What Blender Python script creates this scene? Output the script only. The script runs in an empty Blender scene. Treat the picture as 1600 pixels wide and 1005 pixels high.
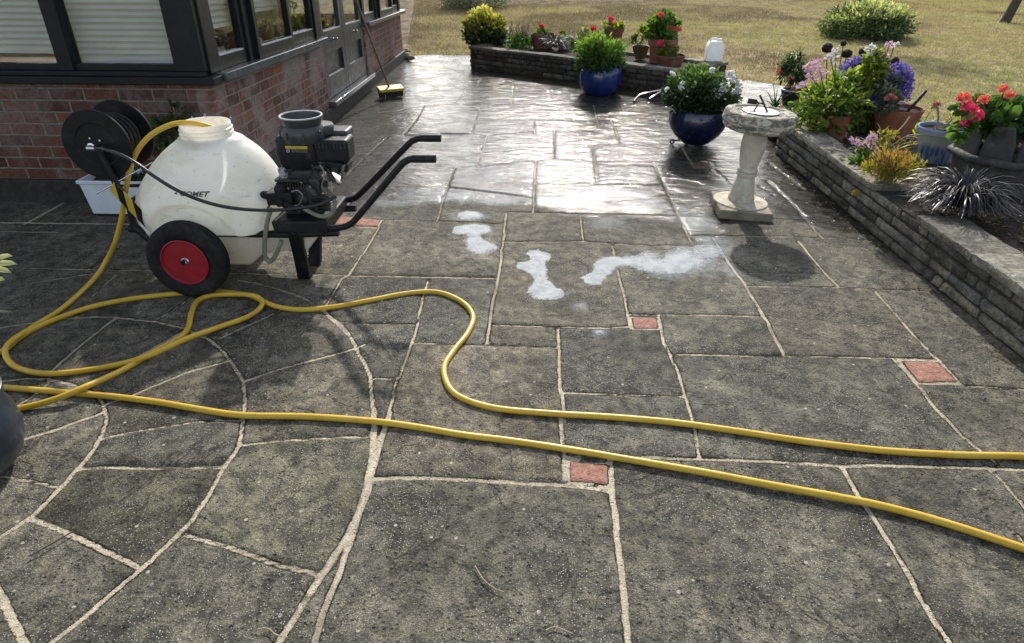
import bpy, math, random
import numpy as np
from mathutils import Vector, noise as mnoise

random.seed(7)
RNG = np.random.default_rng(11)
SC = bpy.context.scene
COL = SC.collection

# ------------------------------------------------------------------ camera, sky, sun, exposure
CAM_F, CAM_PITCH, CAM_YAW, CAM_H = 1055.0, math.radians(29.8), math.radians(2.7), 1.6
cam_d = bpy.data.cameras.new('camera')
cam = bpy.data.objects.new('camera', cam_d)
COL.objects.link(cam)
cam.location = (0, 0, CAM_H)
cam.rotation_euler = (math.pi / 2 - CAM_PITCH, 0, CAM_YAW)
cam_d.sensor_width = 36
cam_d.lens = 36 * CAM_F / 1600
cam_d.clip_start, cam_d.clip_end = 0.02, 2000
SC.camera = cam

SUN_EL, SUN_AZ = math.radians(36), math.radians(3.0)      # azimuth from +Y towards +X
world = bpy.data.worlds.new('World')
SC.world = world
world.use_nodes = True
wn = world.node_tree
wn.nodes.clear()
sky = wn.nodes.new('ShaderNodeTexSky')
sky.sky_type = 'NISHITA'
sky.sun_disc = False
sky.sun_elevation = SUN_EL
sky.sun_rotation = SUN_AZ
sky.air_density, sky.dust_density, sky.ozone_density = 1.0, 1.4, 1.0
bg = wn.nodes.new('ShaderNodeBackground')
bg.inputs['Strength'].default_value = 0.15
wo = wn.nodes.new('ShaderNodeOutputWorld')
hz = wn.nodes.new('ShaderNodeHueSaturation')          # thin summer haze: a paler, less blue sky
hz.inputs['Saturation'].default_value = 0.55
wn.links.new(sky.outputs[0], hz.inputs['Color'])
wn.links.new(hz.outputs[0], bg.inputs[0])
wn.links.new(bg.outputs[0], wo.inputs[0])

sun_d = bpy.data.lights.new('sun', 'SUN')
sun_d.energy = 3.1
sun_d.angle = math.radians(1.2)
sun_d.color = (1.0, 0.95, 0.86)
sun = bpy.data.objects.new('sun', sun_d)
COL.objects.link(sun)
sdir = Vector((math.sin(SUN_AZ) * math.cos(SUN_EL), math.cos(SUN_AZ) * math.cos(SUN_EL), math.sin(SUN_EL)))
sun.rotation_euler = sdir.to_track_quat('Z', 'Y').to_euler()
sun.location = (0, 20, 20)

SC.view_settings.view_transform = 'Standard'
SC.view_settings.look = 'None'
SC.view_settings.gamma = 1
SC.view_settings.exposure = 0.80
SC.cycles.max_bounces = 8
SC.cycles.transparent_max_bounces = 24
SC.cycles.use_denoising = True

# ------------------------------------------------------------------ measuring aids (photo pixel -> real place)
_fw = np.array([-math.sin(CAM_YAW) * math.cos(CAM_PITCH), math.cos(CAM_YAW) * math.cos(CAM_PITCH), -math.sin(CAM_PITCH)])
_rt = np.array([math.cos(CAM_YAW), math.sin(CAM_YAW), 0.0])
_up = np.cross(_rt, _fw)


def _ray(x, y):
    return _fw + (x - 800) / CAM_F * _rt - (y - 502.5) / CAM_F * _up


def gr(x, y, z=0.0):
    d = _ray(x, y)
    t = (z - CAM_H) / d[2]
    return np.array([d[0] * t, d[1] * t, z])


def ay(x, y, Y):
    d = _ray(x, y)
    t = Y / d[1]
    return np.array([d[0] * t, Y, CAM_H + d[2] * t])


def ax(x, y, X):
    d = _ray(x, y)
    t = X / d[0]
    return np.array([X, d[1] * t, CAM_H + d[2] * t])


# ------------------------------------------------------------------ objects
def wloc(o):
    v = Vector((0, 0, 0))
    while o is not None:
        v += o.location
        o = o.parent
    return v


def tag(o, label=None, cat=None, group=None, kind=None):
    if label: o['label'] = label
    if cat: o['category'] = cat
    if group: o['group'] = group
    if kind: o['kind'] = kind
    return o


def thing(name, label, cat, loc=(0, 0, 0), group=None):
    o = bpy.data.objects.new(name, None)
    COL.objects.link(o)
    o.location = Vector([float(c) for c in loc])
    o.empty_display_size = 0.1
    return tag(o, label, cat, group)


def link_mesh(name, me, mats, parent=None, loc=None):
    for m in (mats if isinstance(mats, (list, tuple)) else [mats]):
        me.materials.append(m)
    o = bpy.data.objects.new(name, me)
    COL.objects.link(o)
    if parent is not None:
        o.parent = parent
    if loc is not None:
        o.location = loc
    return o


def np_mesh(name, V, F, mats, parent=None, smooth=True, attrs=None, world=True):
    """V (n,3); F list of int arrays (m,k) - one mesh object; V in world metres"""
    V = np.asarray(V, dtype=np.float32)
    if parent is not None and world:
        V = V - np.array(wloc(parent), dtype=np.float32)
    Fs = [np.asarray(f, dtype=np.int32) for f in (F if isinstance(F, list) else [F]) if len(f)]
    me = bpy.data.meshes.new(name)
    nl = sum(f.size for f in Fs)
    nf = sum(len(f) for f in Fs)
    me.vertices.add(len(V))
    me.vertices.foreach_set('co', V.ravel())
    me.loops.add(nl)
    me.loops.foreach_set('vertex_index', np.concatenate([f.ravel() for f in Fs]))
    me.polygons.add(nf)
    starts, tot, s = [], [], 0
    for f in Fs:
        k = f.shape[1]
        starts.append(s + np.arange(len(f)) * k)
        tot.append(np.full(len(f), k))
        s += f.size
    me.polygons.foreach_set('loop_start', np.concatenate(starts).astype(np.int32))
    me.polygons.foreach_set('loop_total', np.concatenate(tot).astype(np.int32))
    me.polygons.foreach_set('use_smooth', np.full(nf, smooth))
    me.update(calc_edges=True)
    me.validate()
    if attrs:
        for k, a in attrs.items():
            at = me.attributes.new(k, 'FLOAT', 'POINT')
            at.data.foreach_set('value', np.asarray(a, dtype=np.float32))
    return link_mesh(name, me, mats, parent)


class MB:
    """collects shapes in world metres, builds ONE mesh object"""

    def __init__(self):
        self.v, self.f, self.mi, self.a = [], [], [], []
        self.m = 0
        self.rnd = 0.5

    def add(self, vs, fs):
        b = len(self.v)
        self.v += [tuple(float(c) for c in p) for p in vs]
        self.a += [self.rnd] * len(vs)
        self.f += [tuple(b + i for i in f) for f in fs]
        self.mi += [self.m] * len(fs)
        return self

    def box(self, c, s, rz=0.0, rx=0.0, ry=0.0, taper=1.0):
        hx, hy, hz = s[0] / 2, s[1] / 2, s[2] / 2
        vs = []
        for z in (-1, 1):
            k = taper if z > 0 else 1
            for x, y in ((-1, -1), (1, -1), (1, 1), (-1, 1)):
                vs.append(Vector((x * hx * k, y * hy * k, z * hz)))
        from mathutils import Euler
        R = Euler((rx, ry, rz)).to_matrix()
        vs = [R @ p + Vector([float(q) for q in c]) for p in vs]
        return self.add(vs, [(3, 2, 1, 0), (4, 5, 6, 7), (0, 1, 5, 4), (1, 2, 6, 5), (2, 3, 7, 6), (3, 0, 4, 7)])

    def span(self, a, b):
        a, b = np.minimum(a, b), np.maximum(a, b)
        return self.box((a + b) / 2, b - a)

    def tube(self, pts, r, seg=10, closed=False, caps=True):
        P = [Vector([float(c) for c in p]) for p in pts]
        n = len(P)
        rad = r if isinstance(r, (list, tuple, np.ndarray)) else [r] * n
        vs, prev = [], None
        for i in range(n):
            if closed:
                t = P[(i + 1) % n] - P[i - 1]
            else:
                t = P[min(i + 1, n - 1)] - P[max(i - 1, 0)]
            if t.length < 1e-9: t = Vector((0, 0, 1))
            t.normalize()
            if prev is None:
                ref = Vector((0, 0, 1)) if abs(t.z) < 0.9 else Vector((1, 0, 0))
                u = t.cross(ref).normalized()
            else:
                u = (prev - t * prev.dot(t)).normalized()
            prev = u
            w = t.cross(u)
            for k in range(seg):
                a = 2 * math.pi * k / seg
                vs.append(P[i] + (u * math.cos(a) + w * math.sin(a)) * float(rad[i]))
        fs = []
        for i in range(n if closed else n - 1):
            j = (i + 1) % n
            for k in range(seg):
                l = (k + 1) % seg
                fs.append((i * seg + k, j * seg + k, j * seg + l, i * seg + l))
        if caps and not closed:
            fs.append(tuple(range(seg)))
            fs.append(tuple((n - 1) * seg + k for k in reversed(range(seg))))
        return self.add(vs, fs)

    def lathe(self, prof, c, seg=32, axis='z', sx=1.0, sy=1.0, closed=False):
        """prof: (radius, height) list; closed profile ring if closed"""
        vs = []
        for r, h in prof:
            for k in range(seg):
                a = 2 * math.pi * k / seg
                x, y = r * math.cos(a) * sx, r * math.sin(a) * sy
                if axis == 'z': p = (x, y, h)
                elif axis == 'y': p = (x, h, y)
                else: p = (h, x, y)
                vs.append((c[0] + p[0], c[1] + p[1], c[2] + p[2]))
        fs = []
        n = len(prof)
        flip = axis == 'y'
        for i in range(n if closed else n - 1):
            j = (i + 1) % n
            for k in range(seg):
                l = (k + 1) % seg
                q = (i * seg + k, i * seg + l, j * seg + l, j * seg + k)
                fs.append(q[::-1] if flip else q)
        if not closed:
            if prof[0][0] > 1e-5: fs.append(tuple(reversed(range(seg))))
            if prof[-1][0] > 1e-5: fs.append(tuple((n - 1) * seg + k for k in range(seg)))
        return self.add(vs, fs)

    def prism(self, poly, z0, z1):
        n = len(poly)
        vs = [(p[0], p[1], z0) for p in poly] + [(p[0], p[1], z1) for p in poly]
        fs = [tuple(reversed(range(n))), tuple(range(n, 2 * n))]
        fs += [(i, (i + 1) % n, n + (i + 1) % n, n + i) for i in range(n)]
        return self.add(vs, fs)

    def prism_y(self, poly, y0, y1):
        """poly of (x,z), extruded along y"""
        n = len(poly)
        vs = [(p[0], y0, p[1]) for p in poly] + [(p[0], y1, p[1]) for p in poly]
        fs = [tuple(range(n)), tuple(reversed(range(n, 2 * n)))]
        fs += [(i, n + i, n + (i + 1) % n, (i + 1) % n) for i in range(n)]
        return self.add(vs, fs)

    def build(self, name, mats, parent=None, smooth=None, bevel=0.0, seg=2, subsurf=0, angle=35):
        off = wloc(parent) if parent is not None else Vector((0, 0, 0))
        me = bpy.data.meshes.new(name)
        me.from_pydata([(p[0] - off.x, p[1] - off.y, p[2] - off.z) for p in self.v], [], self.f)
        me.validate()
        me.update()
        if len(me.polygons) == len(self.mi):
            me.polygons.foreach_set('material_index', self.mi)
        at = me.attributes.new('rnd', 'FLOAT', 'POINT')
        at.data.foreach_set('value', self.a)
        import bmesh
        bm = bmesh.new()
        bm.from_mesh(me)
        bmesh.ops.recalc_face_normals(bm, faces=bm.faces)
        bm.to_mesh(me)
        bm.free()
        me.polygons.foreach_set('use_smooth', [True] * len(me.polygons))
        if smooth is False:
            me.polygons.foreach_set('use_smooth', [False] * len(me.polygons))
        else:
            me.set_sharp_from_angle(angle=math.radians(angle))
        o = link_mesh(name, me, mats, parent)
        if bevel:
            b = o.modifiers.new('bevel', 'BEVEL')
            b.width = bevel
            b.segments = seg
            b.limit_method = 'ANGLE'
            b.angle_limit = math.radians(30)
            b.harden_normals = False
        if subsurf:
            s = o.modifiers.new('sub', 'SUBSURF')
            s.levels = s.render_levels = subsurf
        return o


def catmull(pts, n=10, closed=False):
    P = [np.array(p, float) for p in pts]
    out = []
    m = len(P)
    rng = range(m) if closed else range(m - 1)
    for i in rng:
        if closed:
            p0, p1, p2, p3 = P[i - 1], P[i], P[(i + 1) % m], P[(i + 2) % m]
        else:
            p0, p1, p2, p3 = P[max(i - 1, 0)], P[i], P[i + 1], P[min(i + 2, m - 1)]
        for k in range(n):
            t = k / n
            out.append(0.5 * ((2 * p1) + (-p0 + p2) * t + (2 * p0 - 5 * p1 + 4 * p2 - p3) * t ** 2 + (-p0 + 3 * p1 - 3 * p2 + p3) * t ** 3))
    if not closed: out.append(P[-1])
    return out


# ------------------------------------------------------------------ material helpers
class T:
    def __init__(self, name):
        self.m = bpy.data.materials.new(name)
        self.m.use_nodes = True
        self.nt = self.m.node_tree
        self.nt.nodes.clear()
        self.out = self.nt.nodes.new('ShaderNodeOutputMaterial')

    def put(self, sock, v):
        if isinstance(v, bpy.types.NodeSocket):
            self.nt.links.new(v, sock)
        elif v is not None:
            if sock.type == 'RGBA' and not hasattr(v, '__len__'): v = (v, v, v)
            if sock.type == 'RGBA' and len(v) == 3: v = (*v, 1)
            if sock.type == 'VECTOR' and not hasattr(v, '__len__'): v = (v, v, v)
            sock.default_value = v

    def n(self, typ, ins=None, **props):
        nd = self.nt.nodes.new('ShaderNode' + typ)
        for k, v in props.items(): setattr(nd, k, v)
        for k, v in (ins or {}).items(): self.put(nd.inputs[k], v)
        return nd

    def math(self, op, a, b=None, c=None, clamp=False):
        nd = self.n('Math', {0: a}, operation=op, use_clamp=clamp)
        if b is not None: self.put(nd.inputs[1], b)
        if c is not None: self.put(nd.inputs[2], c)
        return nd.outputs[0]

    def mix(self, f, a, b, blend='MIX'):
        nd = self.n('Mix', data_type='RGBA', blend_type=blend)
        self.put(nd.inputs[0], f); self.put(nd.inputs[6], a); self.put(nd.inputs[7], b)
        return nd.outputs[2]

    def ramp(self, f, stops, interp='LINEAR'):
        nd = self.n('ValToRGB', {0: f})
        cr = nd.color_ramp
        cr.interpolation = interp
        while len(cr.elements) < len(stops): cr.elements.new(0.5)
        for e, (p, c) in zip(cr.elements, stops):
            e.position = p
            e.color = (c, c, c, 1) if not hasattr(c, '__len__') else (*c, 1)
        return nd.outputs[0]

    def step(self, v, lo, hi, a=0.0, b=1.0):
        nd = self.n('MapRange', {0: v, 1: lo, 2: hi, 3: a, 4: b}, interpolation_type='SMOOTHSTEP')
        return nd.outputs[0]

    def obj(self):
        return self.n('TexCoord').outputs['Object']

    def pos(self):
        return self.n('NewGeometry').outputs['Position']

    def noise(self, vec, scale, detail=4, rough=0.55, dist=0.0, w=None, color=False):
        nd = self.n('TexNoise', {'Vector': vec, 'Scale': scale, 'Detail': detail, 'Roughness': rough, 'Distortion': dist})
        if w is not None:
            nd.noise_dimensions = '4D'
            self.put(nd.inputs['W'], w)
        return nd.outputs[1 if color else 0]

    def voro(self, vec, scale, feature='F1', out=0, rnd=1.0):
        nd = self.n('TexVoronoi', {'Vector': vec, 'Scale': scale, 'Randomness': rnd}, feature=feature)
        return nd.outputs[out]

    def attr(self, name):
        return self.n('Attribute', attribute_name=name).outputs['Fac']

    def bump(self, h, strength=0.5, dist=0.01, normal=None):
        nd = self.n('Bump', {'Height': h, 'Strength': strength, 'Distance': dist})
        if normal is not None: self.put(nd.inputs['Normal'], normal)
        return nd.outputs[0]

    def scalev(self, vec, s):
        nd = self.n('Mapping', {'Vector': vec})
        nd.inputs['Scale'].default_value = s
        return nd.outputs[0]

    def bsdf(self, **k):
        nd = self.n('BsdfPrincipled')
        names = dict(col='Base Color', rough='Roughness', metal='Metallic', normal='Normal', spec='Specular IOR Level', coat='Coat Weight',
                     coat_rough='Coat Roughness', coat_normal='Coat Normal', trans='Transmission Weight', ior='IOR', alpha='Alpha', sss='Subsurface Weight',
                     sheen='Sheen Weight', coat_ior='Coat IOR')
        for a, v in k.items(): self.put(nd.inputs[names[a]], v)
        return nd

    def done(self, shader):
        self.nt.links.new(shader.outputs[0] if not isinstance(shader, bpy.types.NodeSocket) else shader, self.out.inputs[0])
        return self.m


def simple(name, col, rough=0.5, metal=0.0, var=0.25, vscale=9.0, bump=0.0, bscale=90.0, spec=0.5, dirt=None, coat=0.0):
    t = T(name)
    o = t.obj()
    nz = t.noise(o, vscale, 6, 0.62)
    dark = tuple(c * (1 - var) for c in col)
    light = tuple(min(1, c * (1 + var)) for c in col)
    c = t.ramp(nz, [(0.3, dark), (0.7, light)])
    if dirt:
        dn = t.noise(o, vscale * 0.6, 8, 0.7, 0.4)
        c = t.mix(t.step(dn, 0.52, 0.72, 0, 0.85), c, dirt)
    r = t.step(t.noise(o, vscale * 3, 4), 0.3, 0.7, max(0.03, rough * 0.8), min(1, rough * 1.2))
    nrm = None
    if bump:
        nrm = t.bump(t.noise(o, bscale, 6, 0.65), min(1, bump), 0.004)
    return t.done(t.bsdf(col=c, rough=r, metal=metal, normal=nrm, spec=spec, coat=coat))


def leafmat(name, stops, trans=0.4, rough=0.5, spec=0.35):
    t = T(name)
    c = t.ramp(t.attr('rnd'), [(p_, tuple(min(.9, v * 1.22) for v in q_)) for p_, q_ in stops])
    o = t.obj()
    c = t.mix(t.step(t.noise(o, 70, 3), 0.35, 0.7, 0, 0.35), c, t.mix(1.0, c, (0.55, 0.6, 0.5), 'MULTIPLY'))
    p = t.bsdf(col=c, rough=rough, spec=spec)
    tr = t.n('BsdfTranslucent', {'Color': t.mix(1.0, c, (1.5, 1.6, 0.8), 'MULTIPLY')})
    mx = t.n('MixShader', {0: trans, 1: p.outputs[0], 2: tr.outputs[0]})
    return t.done(mx)


def petalmat(name, a, b, trans=0.4):
    t = T(name)
    c = t.ramp(t.attr('rnd'), [(0.0, a), (1.0, b)])
    o = t.obj()
    c = t.mix(t.step(t.noise(o, 90, 2), 0.4, 0.7, 0, 0.3), c, t.mix(1.0, c, (0.7, 0.65, 0.7), 'MULTIPLY'))
    p = t.bsdf(col=c, rough=0.6, spec=0.2)
    tr = t.n('BsdfTranslucent', {'Color': c})
    return t.done(t.n('MixShader', {0: trans, 1: p.outputs[0], 2: tr.outputs[0]}))
# ------------------------------------------------------------------ patio: crazy paving laid out from its joints
# joints traced on enlarged views: key -> (x0, y0, enlargement)
ZK = {'A': (0, 380, 2.956), 'B': (0, 660, 2.913), 'C': (480, 320, 2.956), 'D': (480, 640, 2.754), 'E': (1000, 340, 2.645),
      'F': (1000, 640, 2.667), 'G': (480, 80, 3.465), 'H': (900, 100, 3.35), 'P': (0, 0, 1.0)}
JOINTS = [
    ('P', .012, [(-120, 417), (10, 419), (142, 420), (233, 422), (360, 426), (467, 428), (548, 430), (660, 433), (774, 435)]),
    ('A', .010, [(-200, 260), (0, 203), (220, 170), (450, 135)]),
    ('P', .010, [(189, 383), (165, 402), (140, 419)]),
    ('A', .010, [(540, 140), (440, 230), (365, 320), (340, 350)]),
    ('A', .014, [(-300, 440), (0, 388), (140, 368), (280, 348), (400, 338), (540, 342), (700, 358), (850, 390), (960, 440), (1040, 505), (1090, 580), (1125, 650), (1130, 740), (1120, 830), (1110, 900), (1095, 945)]),
    ('B', .015, [(1100, 90), (1075, 130), (1020, 200), (950, 330), (870, 440), (800, 510), (690, 620), (560, 730), (400, 870), (220, 1005), (60, 1120)]),
    ('A', .014, [(-150, 660), (20, 632), (120, 622), (220, 627), (330, 650), (430, 690), (475, 740), (490, 800), (475, 880), (462, 905)]),
    ('B', .016, [(463, 60), (400, 160), (330, 240), (260, 310), (150, 420), (0, 520), (-150, 610)]),
    ('A', .012, [(1100, 170), (1180, 180), (1300, 215), (1400, 250), (1480, 300), (1540, 360), (1600, 420)]),
    ('C', .015, [(60, 460), (90, 500), (160, 560), (210, 620), (245, 690), (290, 790), (300, 900), (305, 985)]),
    ('D', .020, [(285, 0), (288, 70), (280, 200), (258, 300), (225, 440), (170, 540), (90, 660), (0, 800), (-60, 900), (-130, 1005), (-180, 1080)]),
    ('A', .012, [(490, 745), (620, 695), (700, 660), (850, 600), (1050, 545)]),
    ('A', .009, [(480, 900), (620, 870), (760, 845), (900, 825), (1010, 815), (1115, 820)]),
    ('A', .013, [(60, 760), (140, 710), (220, 645), (250, 580), (380, 460), (500, 370), (540, 343)]),
    ('A', .010, [(715, 352), (780, 320), (860, 262), (960, 200), (1020, 170)]),
    ('A', .010, [(430, 660), (560, 570), (690, 490), (780, 445), (860, 398)]),
    ('A', .009, [(1000, 445), (1130, 385), (1250, 330), (1400, 260)]),
    ('A', .012, [(1130, 635), (1290, 580), (1440, 540), (1600, 500), (1690, 465)]),
    ('A', .011, [(1110, 930), (1330, 910), (1600, 895), (1695, 892)]),
    ('B', .014, [(840, 505), (950, 540), (1150, 600), (1300, 650), (1440, 690)]),
    ('B', .016, [(140, 430), (280, 490), (430, 560), (540, 615), (625, 655)]),
    ('B', .011, [(375, 208), (640, 203), (850, 206), (1010, 203)]),
    ('B', .012, [(-160, 240), (0, 245), (130, 262), (265, 293)]),
    ('A', .015, [(100, 905), (280, 850), (460, 785)]),
    ('B', .020, [(-60, 690), (0, 780), (50, 880), (110, 1005), (150, 1100)]),
    ('C', .012, [(560, 350), (530, 450), (500, 600), (450, 720), (420, 800), (365, 990)]),
    ('D', .018, [(355, 10), (325, 100), (295, 220), (268, 310), (235, 420), (170, 600), (120, 740), (60, 900), (30, 1005), (0, 1100)]),
    ('C', .010, [(305, 800), (360, 803), (415, 800)]),
    ('C', .008, [(160, 545), (330, 550), (495, 555)]),
    ('C', .010, [(500, 637), (680, 648), (820, 650), (1000, 655), (1155, 660)]),
    ('C', .014, [(920, 40), (905, 170), (885, 320), (860, 450), (830, 640)]),
    ('C', .008, [(-250, 60), (0, 62), (130, 60), (340, 68), (600, 75), (905, 90)]),
    ('C', .008, [(100, 98), (150, 98), (330, 108)]),
    ('C', .012, [(345, 70), (300, 160), (250, 240), (195, 320), (160, 340), (85, 465)]),
    ('C', .012, [(230, -60), (180, 15), (110, 100), (20, 200), (-40, 320)]),
    ('C', .009, [(625, -40), (620, 0), (600, 72)]),
    ('P', .007, [(791, 331), (832, 332), (940, 335), (1055, 337), (1110, 339), (1206, 341), (1300, 345)]),
    ('P', .009, [(791, 378), (913, 378), (1020, 384), (1081, 385)]),
    ('C', .010, [(1260, 50), (1275, 170)]),
    ('C', .013, [(1410, 190), (1430, 310), (1470, 440), (1490, 560)]),
    ('P', .011, [(772, 508), (820, 510), (913, 513), (984, 511)]),
    ('P', .010, [(981, 491), (1028, 491), (1185, 494)]),
    ('P', .009, [(984, 514), (1028, 515)]),
    ('E', .016, [(300, 80), (350, 160), (430, 270), (490, 370), (530, 440), (595, 565)]),
    ('H', .014, [(410, 530), (470, 650), (530, 780), (600, 930)]),
    ('P', .009, [(1077, 368), (1180, 369), (1280, 370), (1353, 374)]),
    ('E', .014, [(655, 95), (690, 140), (740, 200), (820, 285)]),
    ('E', .010, [(440, 282), (830, 288), (1000, 298), (1180, 300)]),
    ('E', .007, [(450, 228), (740, 228)]),
    ('E', .013, [(975, 305), (1060, 400), (1140, 490), (1215, 570), (1260, 610), (1320, 682)]),
    ('E', .010, [(130, 565), (590, 572), (1040, 578), (1220, 582)]),
    ('E', .014, [(1050, 580), (1130, 670), (1220, 780), (1330, 900), (1420, 970), (1470, 1010)]),
    ('E', .011, [(1150, 684), (1320, 685), (1370, 695), (1587, 705), (1800, 715)]),
    ('E', .013, [(75, 402), (100, 520), (150, 620), (190, 740), (220, 850), (250, 995)]),
    ('P', .011, [(879, 614), (953, 616), (1020, 619), (1066, 620)]),
    ('C', .014, [(1160, 575), (1165, 700), (1170, 850), (1185, 950), (1190, 1000)]),
    ('D', .016, [(1085, 20), (1100, 130), (1110, 230), (1112, 300)]),
    ('D', .016, [(285, 295), (500, 292), (700, 300), (900, 312), (1100, 325), (1290, 345)]),
    ('D', .011, [(1115, 205), (1200, 200), (1280, 195), (1542, 205)]),
    ('F', .013, [(0, 200), (260, 205), (520, 215), (840, 232), (1200, 235), (1450, 243), (1700, 250)]),
    ('D', .018, [(1300, 200), (1305, 260), (1312, 380), (1325, 450), (1345, 650), (1370, 850), (1385, 1005), (1395, 1100)]),
    ('F', .015, [(840, 235), (900, 340), (1000, 490), (1080, 620), (1150, 750), (1220, 870), (1290, 973), (1350, 1060)]),
    ('F', .013, [(1440, 235), (1520, 300), (1600, 400), (1720, 540)]),
    # the wet part
    ('G', .011, [(635, 295), (590, 370), (520, 455)]), ('G', .011, [(430, 465), (300, 585), (200, 690)]),
    ('G', .011, [(975, 455), (945, 540), (925, 630)]), ('G', .011, [(800, 630), (760, 740), (705, 915)]),
    ('G', .013, [(1240, 590), (1235, 700), (1225, 875)]), ('G', .012, [(1340, 430), (1340, 580)]),
    ('G', .012, [(1230, 375), (1230, 450)]), ('G', .013, [(1545, 510), (1570, 710)]), ('G', .012, [(1115, 190), (1105, 285)]),
    ('G', .012, [(940, 290), (895, 450)]), ('G', .012, [(830, 60), (800, 105)]), ('G', .012, [(860, 205), (800, 290)]),
    ('G', .012, [(945, 140), (915, 190)]), ('G', .011, [(1330, 215), (1325, 262)]),
    ('G', .010, [(250, 452), (510, 455), (800, 448), (980, 455), (1330, 430), (1440, 432)]),
    ('G', .009, [(330, 735), (470, 735), (760, 738), (1000, 765), (1225, 795)]), ('G', .009, [(760, 632), (920, 625), (1240, 590), (1560, 590)]),
    ('G', .009, [(1240, 715), (1594, 715), (1800, 700)]), ('G', .010, [(640, 185), (880, 180), (1240, 190)]),
    ('G', .010, [(350, 292), (640, 290), (950, 290), (1480, 290)]), ('G', .010, [(900, 372), (1230, 375), (1550, 380), (1750, 380)]),
    ('G', .010, [(860, 262), (1480, 262)]), ('G', .011, [(640, 105), (800, 104), (900, 108)]), ('G', .011, [(560, 60), (700, 62), (830, 58), (890, 60)]),
    ('G', .010, [(640, 150), (945, 140), (1060, 138)]), ('G', .010, [(520, 245), (640, 240), (860, 232)]),
    ('H', .013, [(80, 430), (100, 500), (120, 610)]), ('H', .012, [(550, 430), (620, 545)]), ('H', .012, [(720, 545), (790, 610), (850, 680)]),
    ('H', .011, [(380, 350), (440, 425)]), ('H', .009, [(0, 420), (220, 425), (480, 420), (620, 425)]), ('H', .009, [(0, 640), (200, 632), (450, 632)]),
    ('H', .009, [(80, 530), (410, 532)]), ('H', .013, [(1010, 520), (1120, 600), (1200, 660)]), ('H', .014, [(1000, 610), (1150, 750), (1290, 910)]),
    ('H', .009, [(620, 545), (720, 547)]), ('H', .009, [(600, 514), (755, 515), (845, 512), (960, 512)]), ('H', .010, [(0, 300), (170, 292), (330, 296), (500, 290)]),
    ('H', .011, [(180, 292), (240, 420)]), ('H', .010, [(450, 690), (640, 680), (800, 690)]), ('H', .010, [(960, 640), (1040, 690)]),
    ('H', .011, [(210, 160), (250, 250)]), ('H', .010, [(0, 215), (300, 215), (460, 205)]), ('H', .011, [(90, 215), (120, 330)]),
    ('P', .011, [(-160, 361), (0, 361), (58, 362), (120, 362)]), ('P', .010, [(50, 359), (82, 345), (125, 322)]),
    ('P', .010, [(380, 330), (360, 352), (330, 380)]), ('P', .010, [(540, 220), (505, 262), (470, 300)]),
    ('P', .011, [(1600, 712), (1720, 716)]), ('P', .012, [(1590, 835), (1720, 1005)]),
]
# the paving goes on beyond the photograph: plain rectangular bond
OFF = [[(-6.2, y), (-2.6, y + .03)] for y in (0.3, 0.95, 1.5, 2.1, 2.75, 3.9)] + [[(-4.2, 2.1), (-4.22, 2.75)], [(-3.1, 1.5), (-3.12, 2.1)], [(-3.9, .95), (-3.9, 1.5)], [(-3.2, .3), (-3.2, .95)],
      [(-4.7, 3.3), (-4.7, 3.9)], [(-5.2, 2.75), (-5.2, 3.3)], [(-3.3, 3.9), (-3.3, 4.4)]] + \
      [[(-2.6, y), (2.4, y + .02)] for y in (-1.6, -.9, -.35, 0.2, .75)] + [[(x, y), (x + .01, y + .56)] for x, y in ((-1.6, .2), (-.9, -.35), (-.3, .2), (.4, -.35), (.9, .2), (1.5, -.9), (1.6, .2), (-1.1, -.9), (0.1, -.9))]
BRICKS_PX = [('C', [(150, 52), (335, 72), (325, 104), (128, 92)]), ('P', [(987, 496), (1026, 496), (1028, 513), (990, 513)]),
             ('E', [(1085, 590), (1230, 593), (1315, 678), (1150, 678)]), ('D', [(1130, 220), (1296, 236), (1298, 322), (1136, 308)]),
             ('H', [(612, 512), (712, 512), (728, 545), (628, 545)])]


def zpx(k, p):
    x0, y0, s = ZK[k]
    return x0 + p[0] / s, y0 + p[1] / s


SEGS = []
for k, hw, pts in JOINTS:
    W = [gr(*zpx(k, p))[:2] for p in pts]
    for i in range(len(W) - 1): SEGS.append((W[i], W[i + 1], hw * .57))
for pl in OFF: SEGS.append((np.array(pl[0]), np.array(pl[1]), .012))

xs = np.concatenate([np.arange(-6.4, -3.7, .05), np.arange(-3.7, 2.4, .0125), np.arange(2.4, 3.4, .05)])
ys = np.concatenate([np.arange(-2.0, .9, .05), np.arange(.9, 4.9, .0125), np.arange(4.9, 11.2, .026)])
GX, GY = np.meshgrid(xs, ys)
# wandering of the joint lines
def fbm2(X, Y, sc, seed, oct=3):
    out = np.zeros_like(X)
    r = np.random.default_rng(seed)
    for o in range(oct):
        for _ in range(4):
            a = r.uniform(0, 2 * np.pi); f = sc * 2 ** o * r.uniform(.7, 1.3); ph = r.uniform(0, 6.28)
            out += np.sin((X * math.cos(a) + Y * math.sin(a)) * f + ph + 1.3 * np.sin((X * math.sin(a) - Y * math.cos(a)) * f * .7 + ph)) / 4 / 1.7 ** o
    return out


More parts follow.
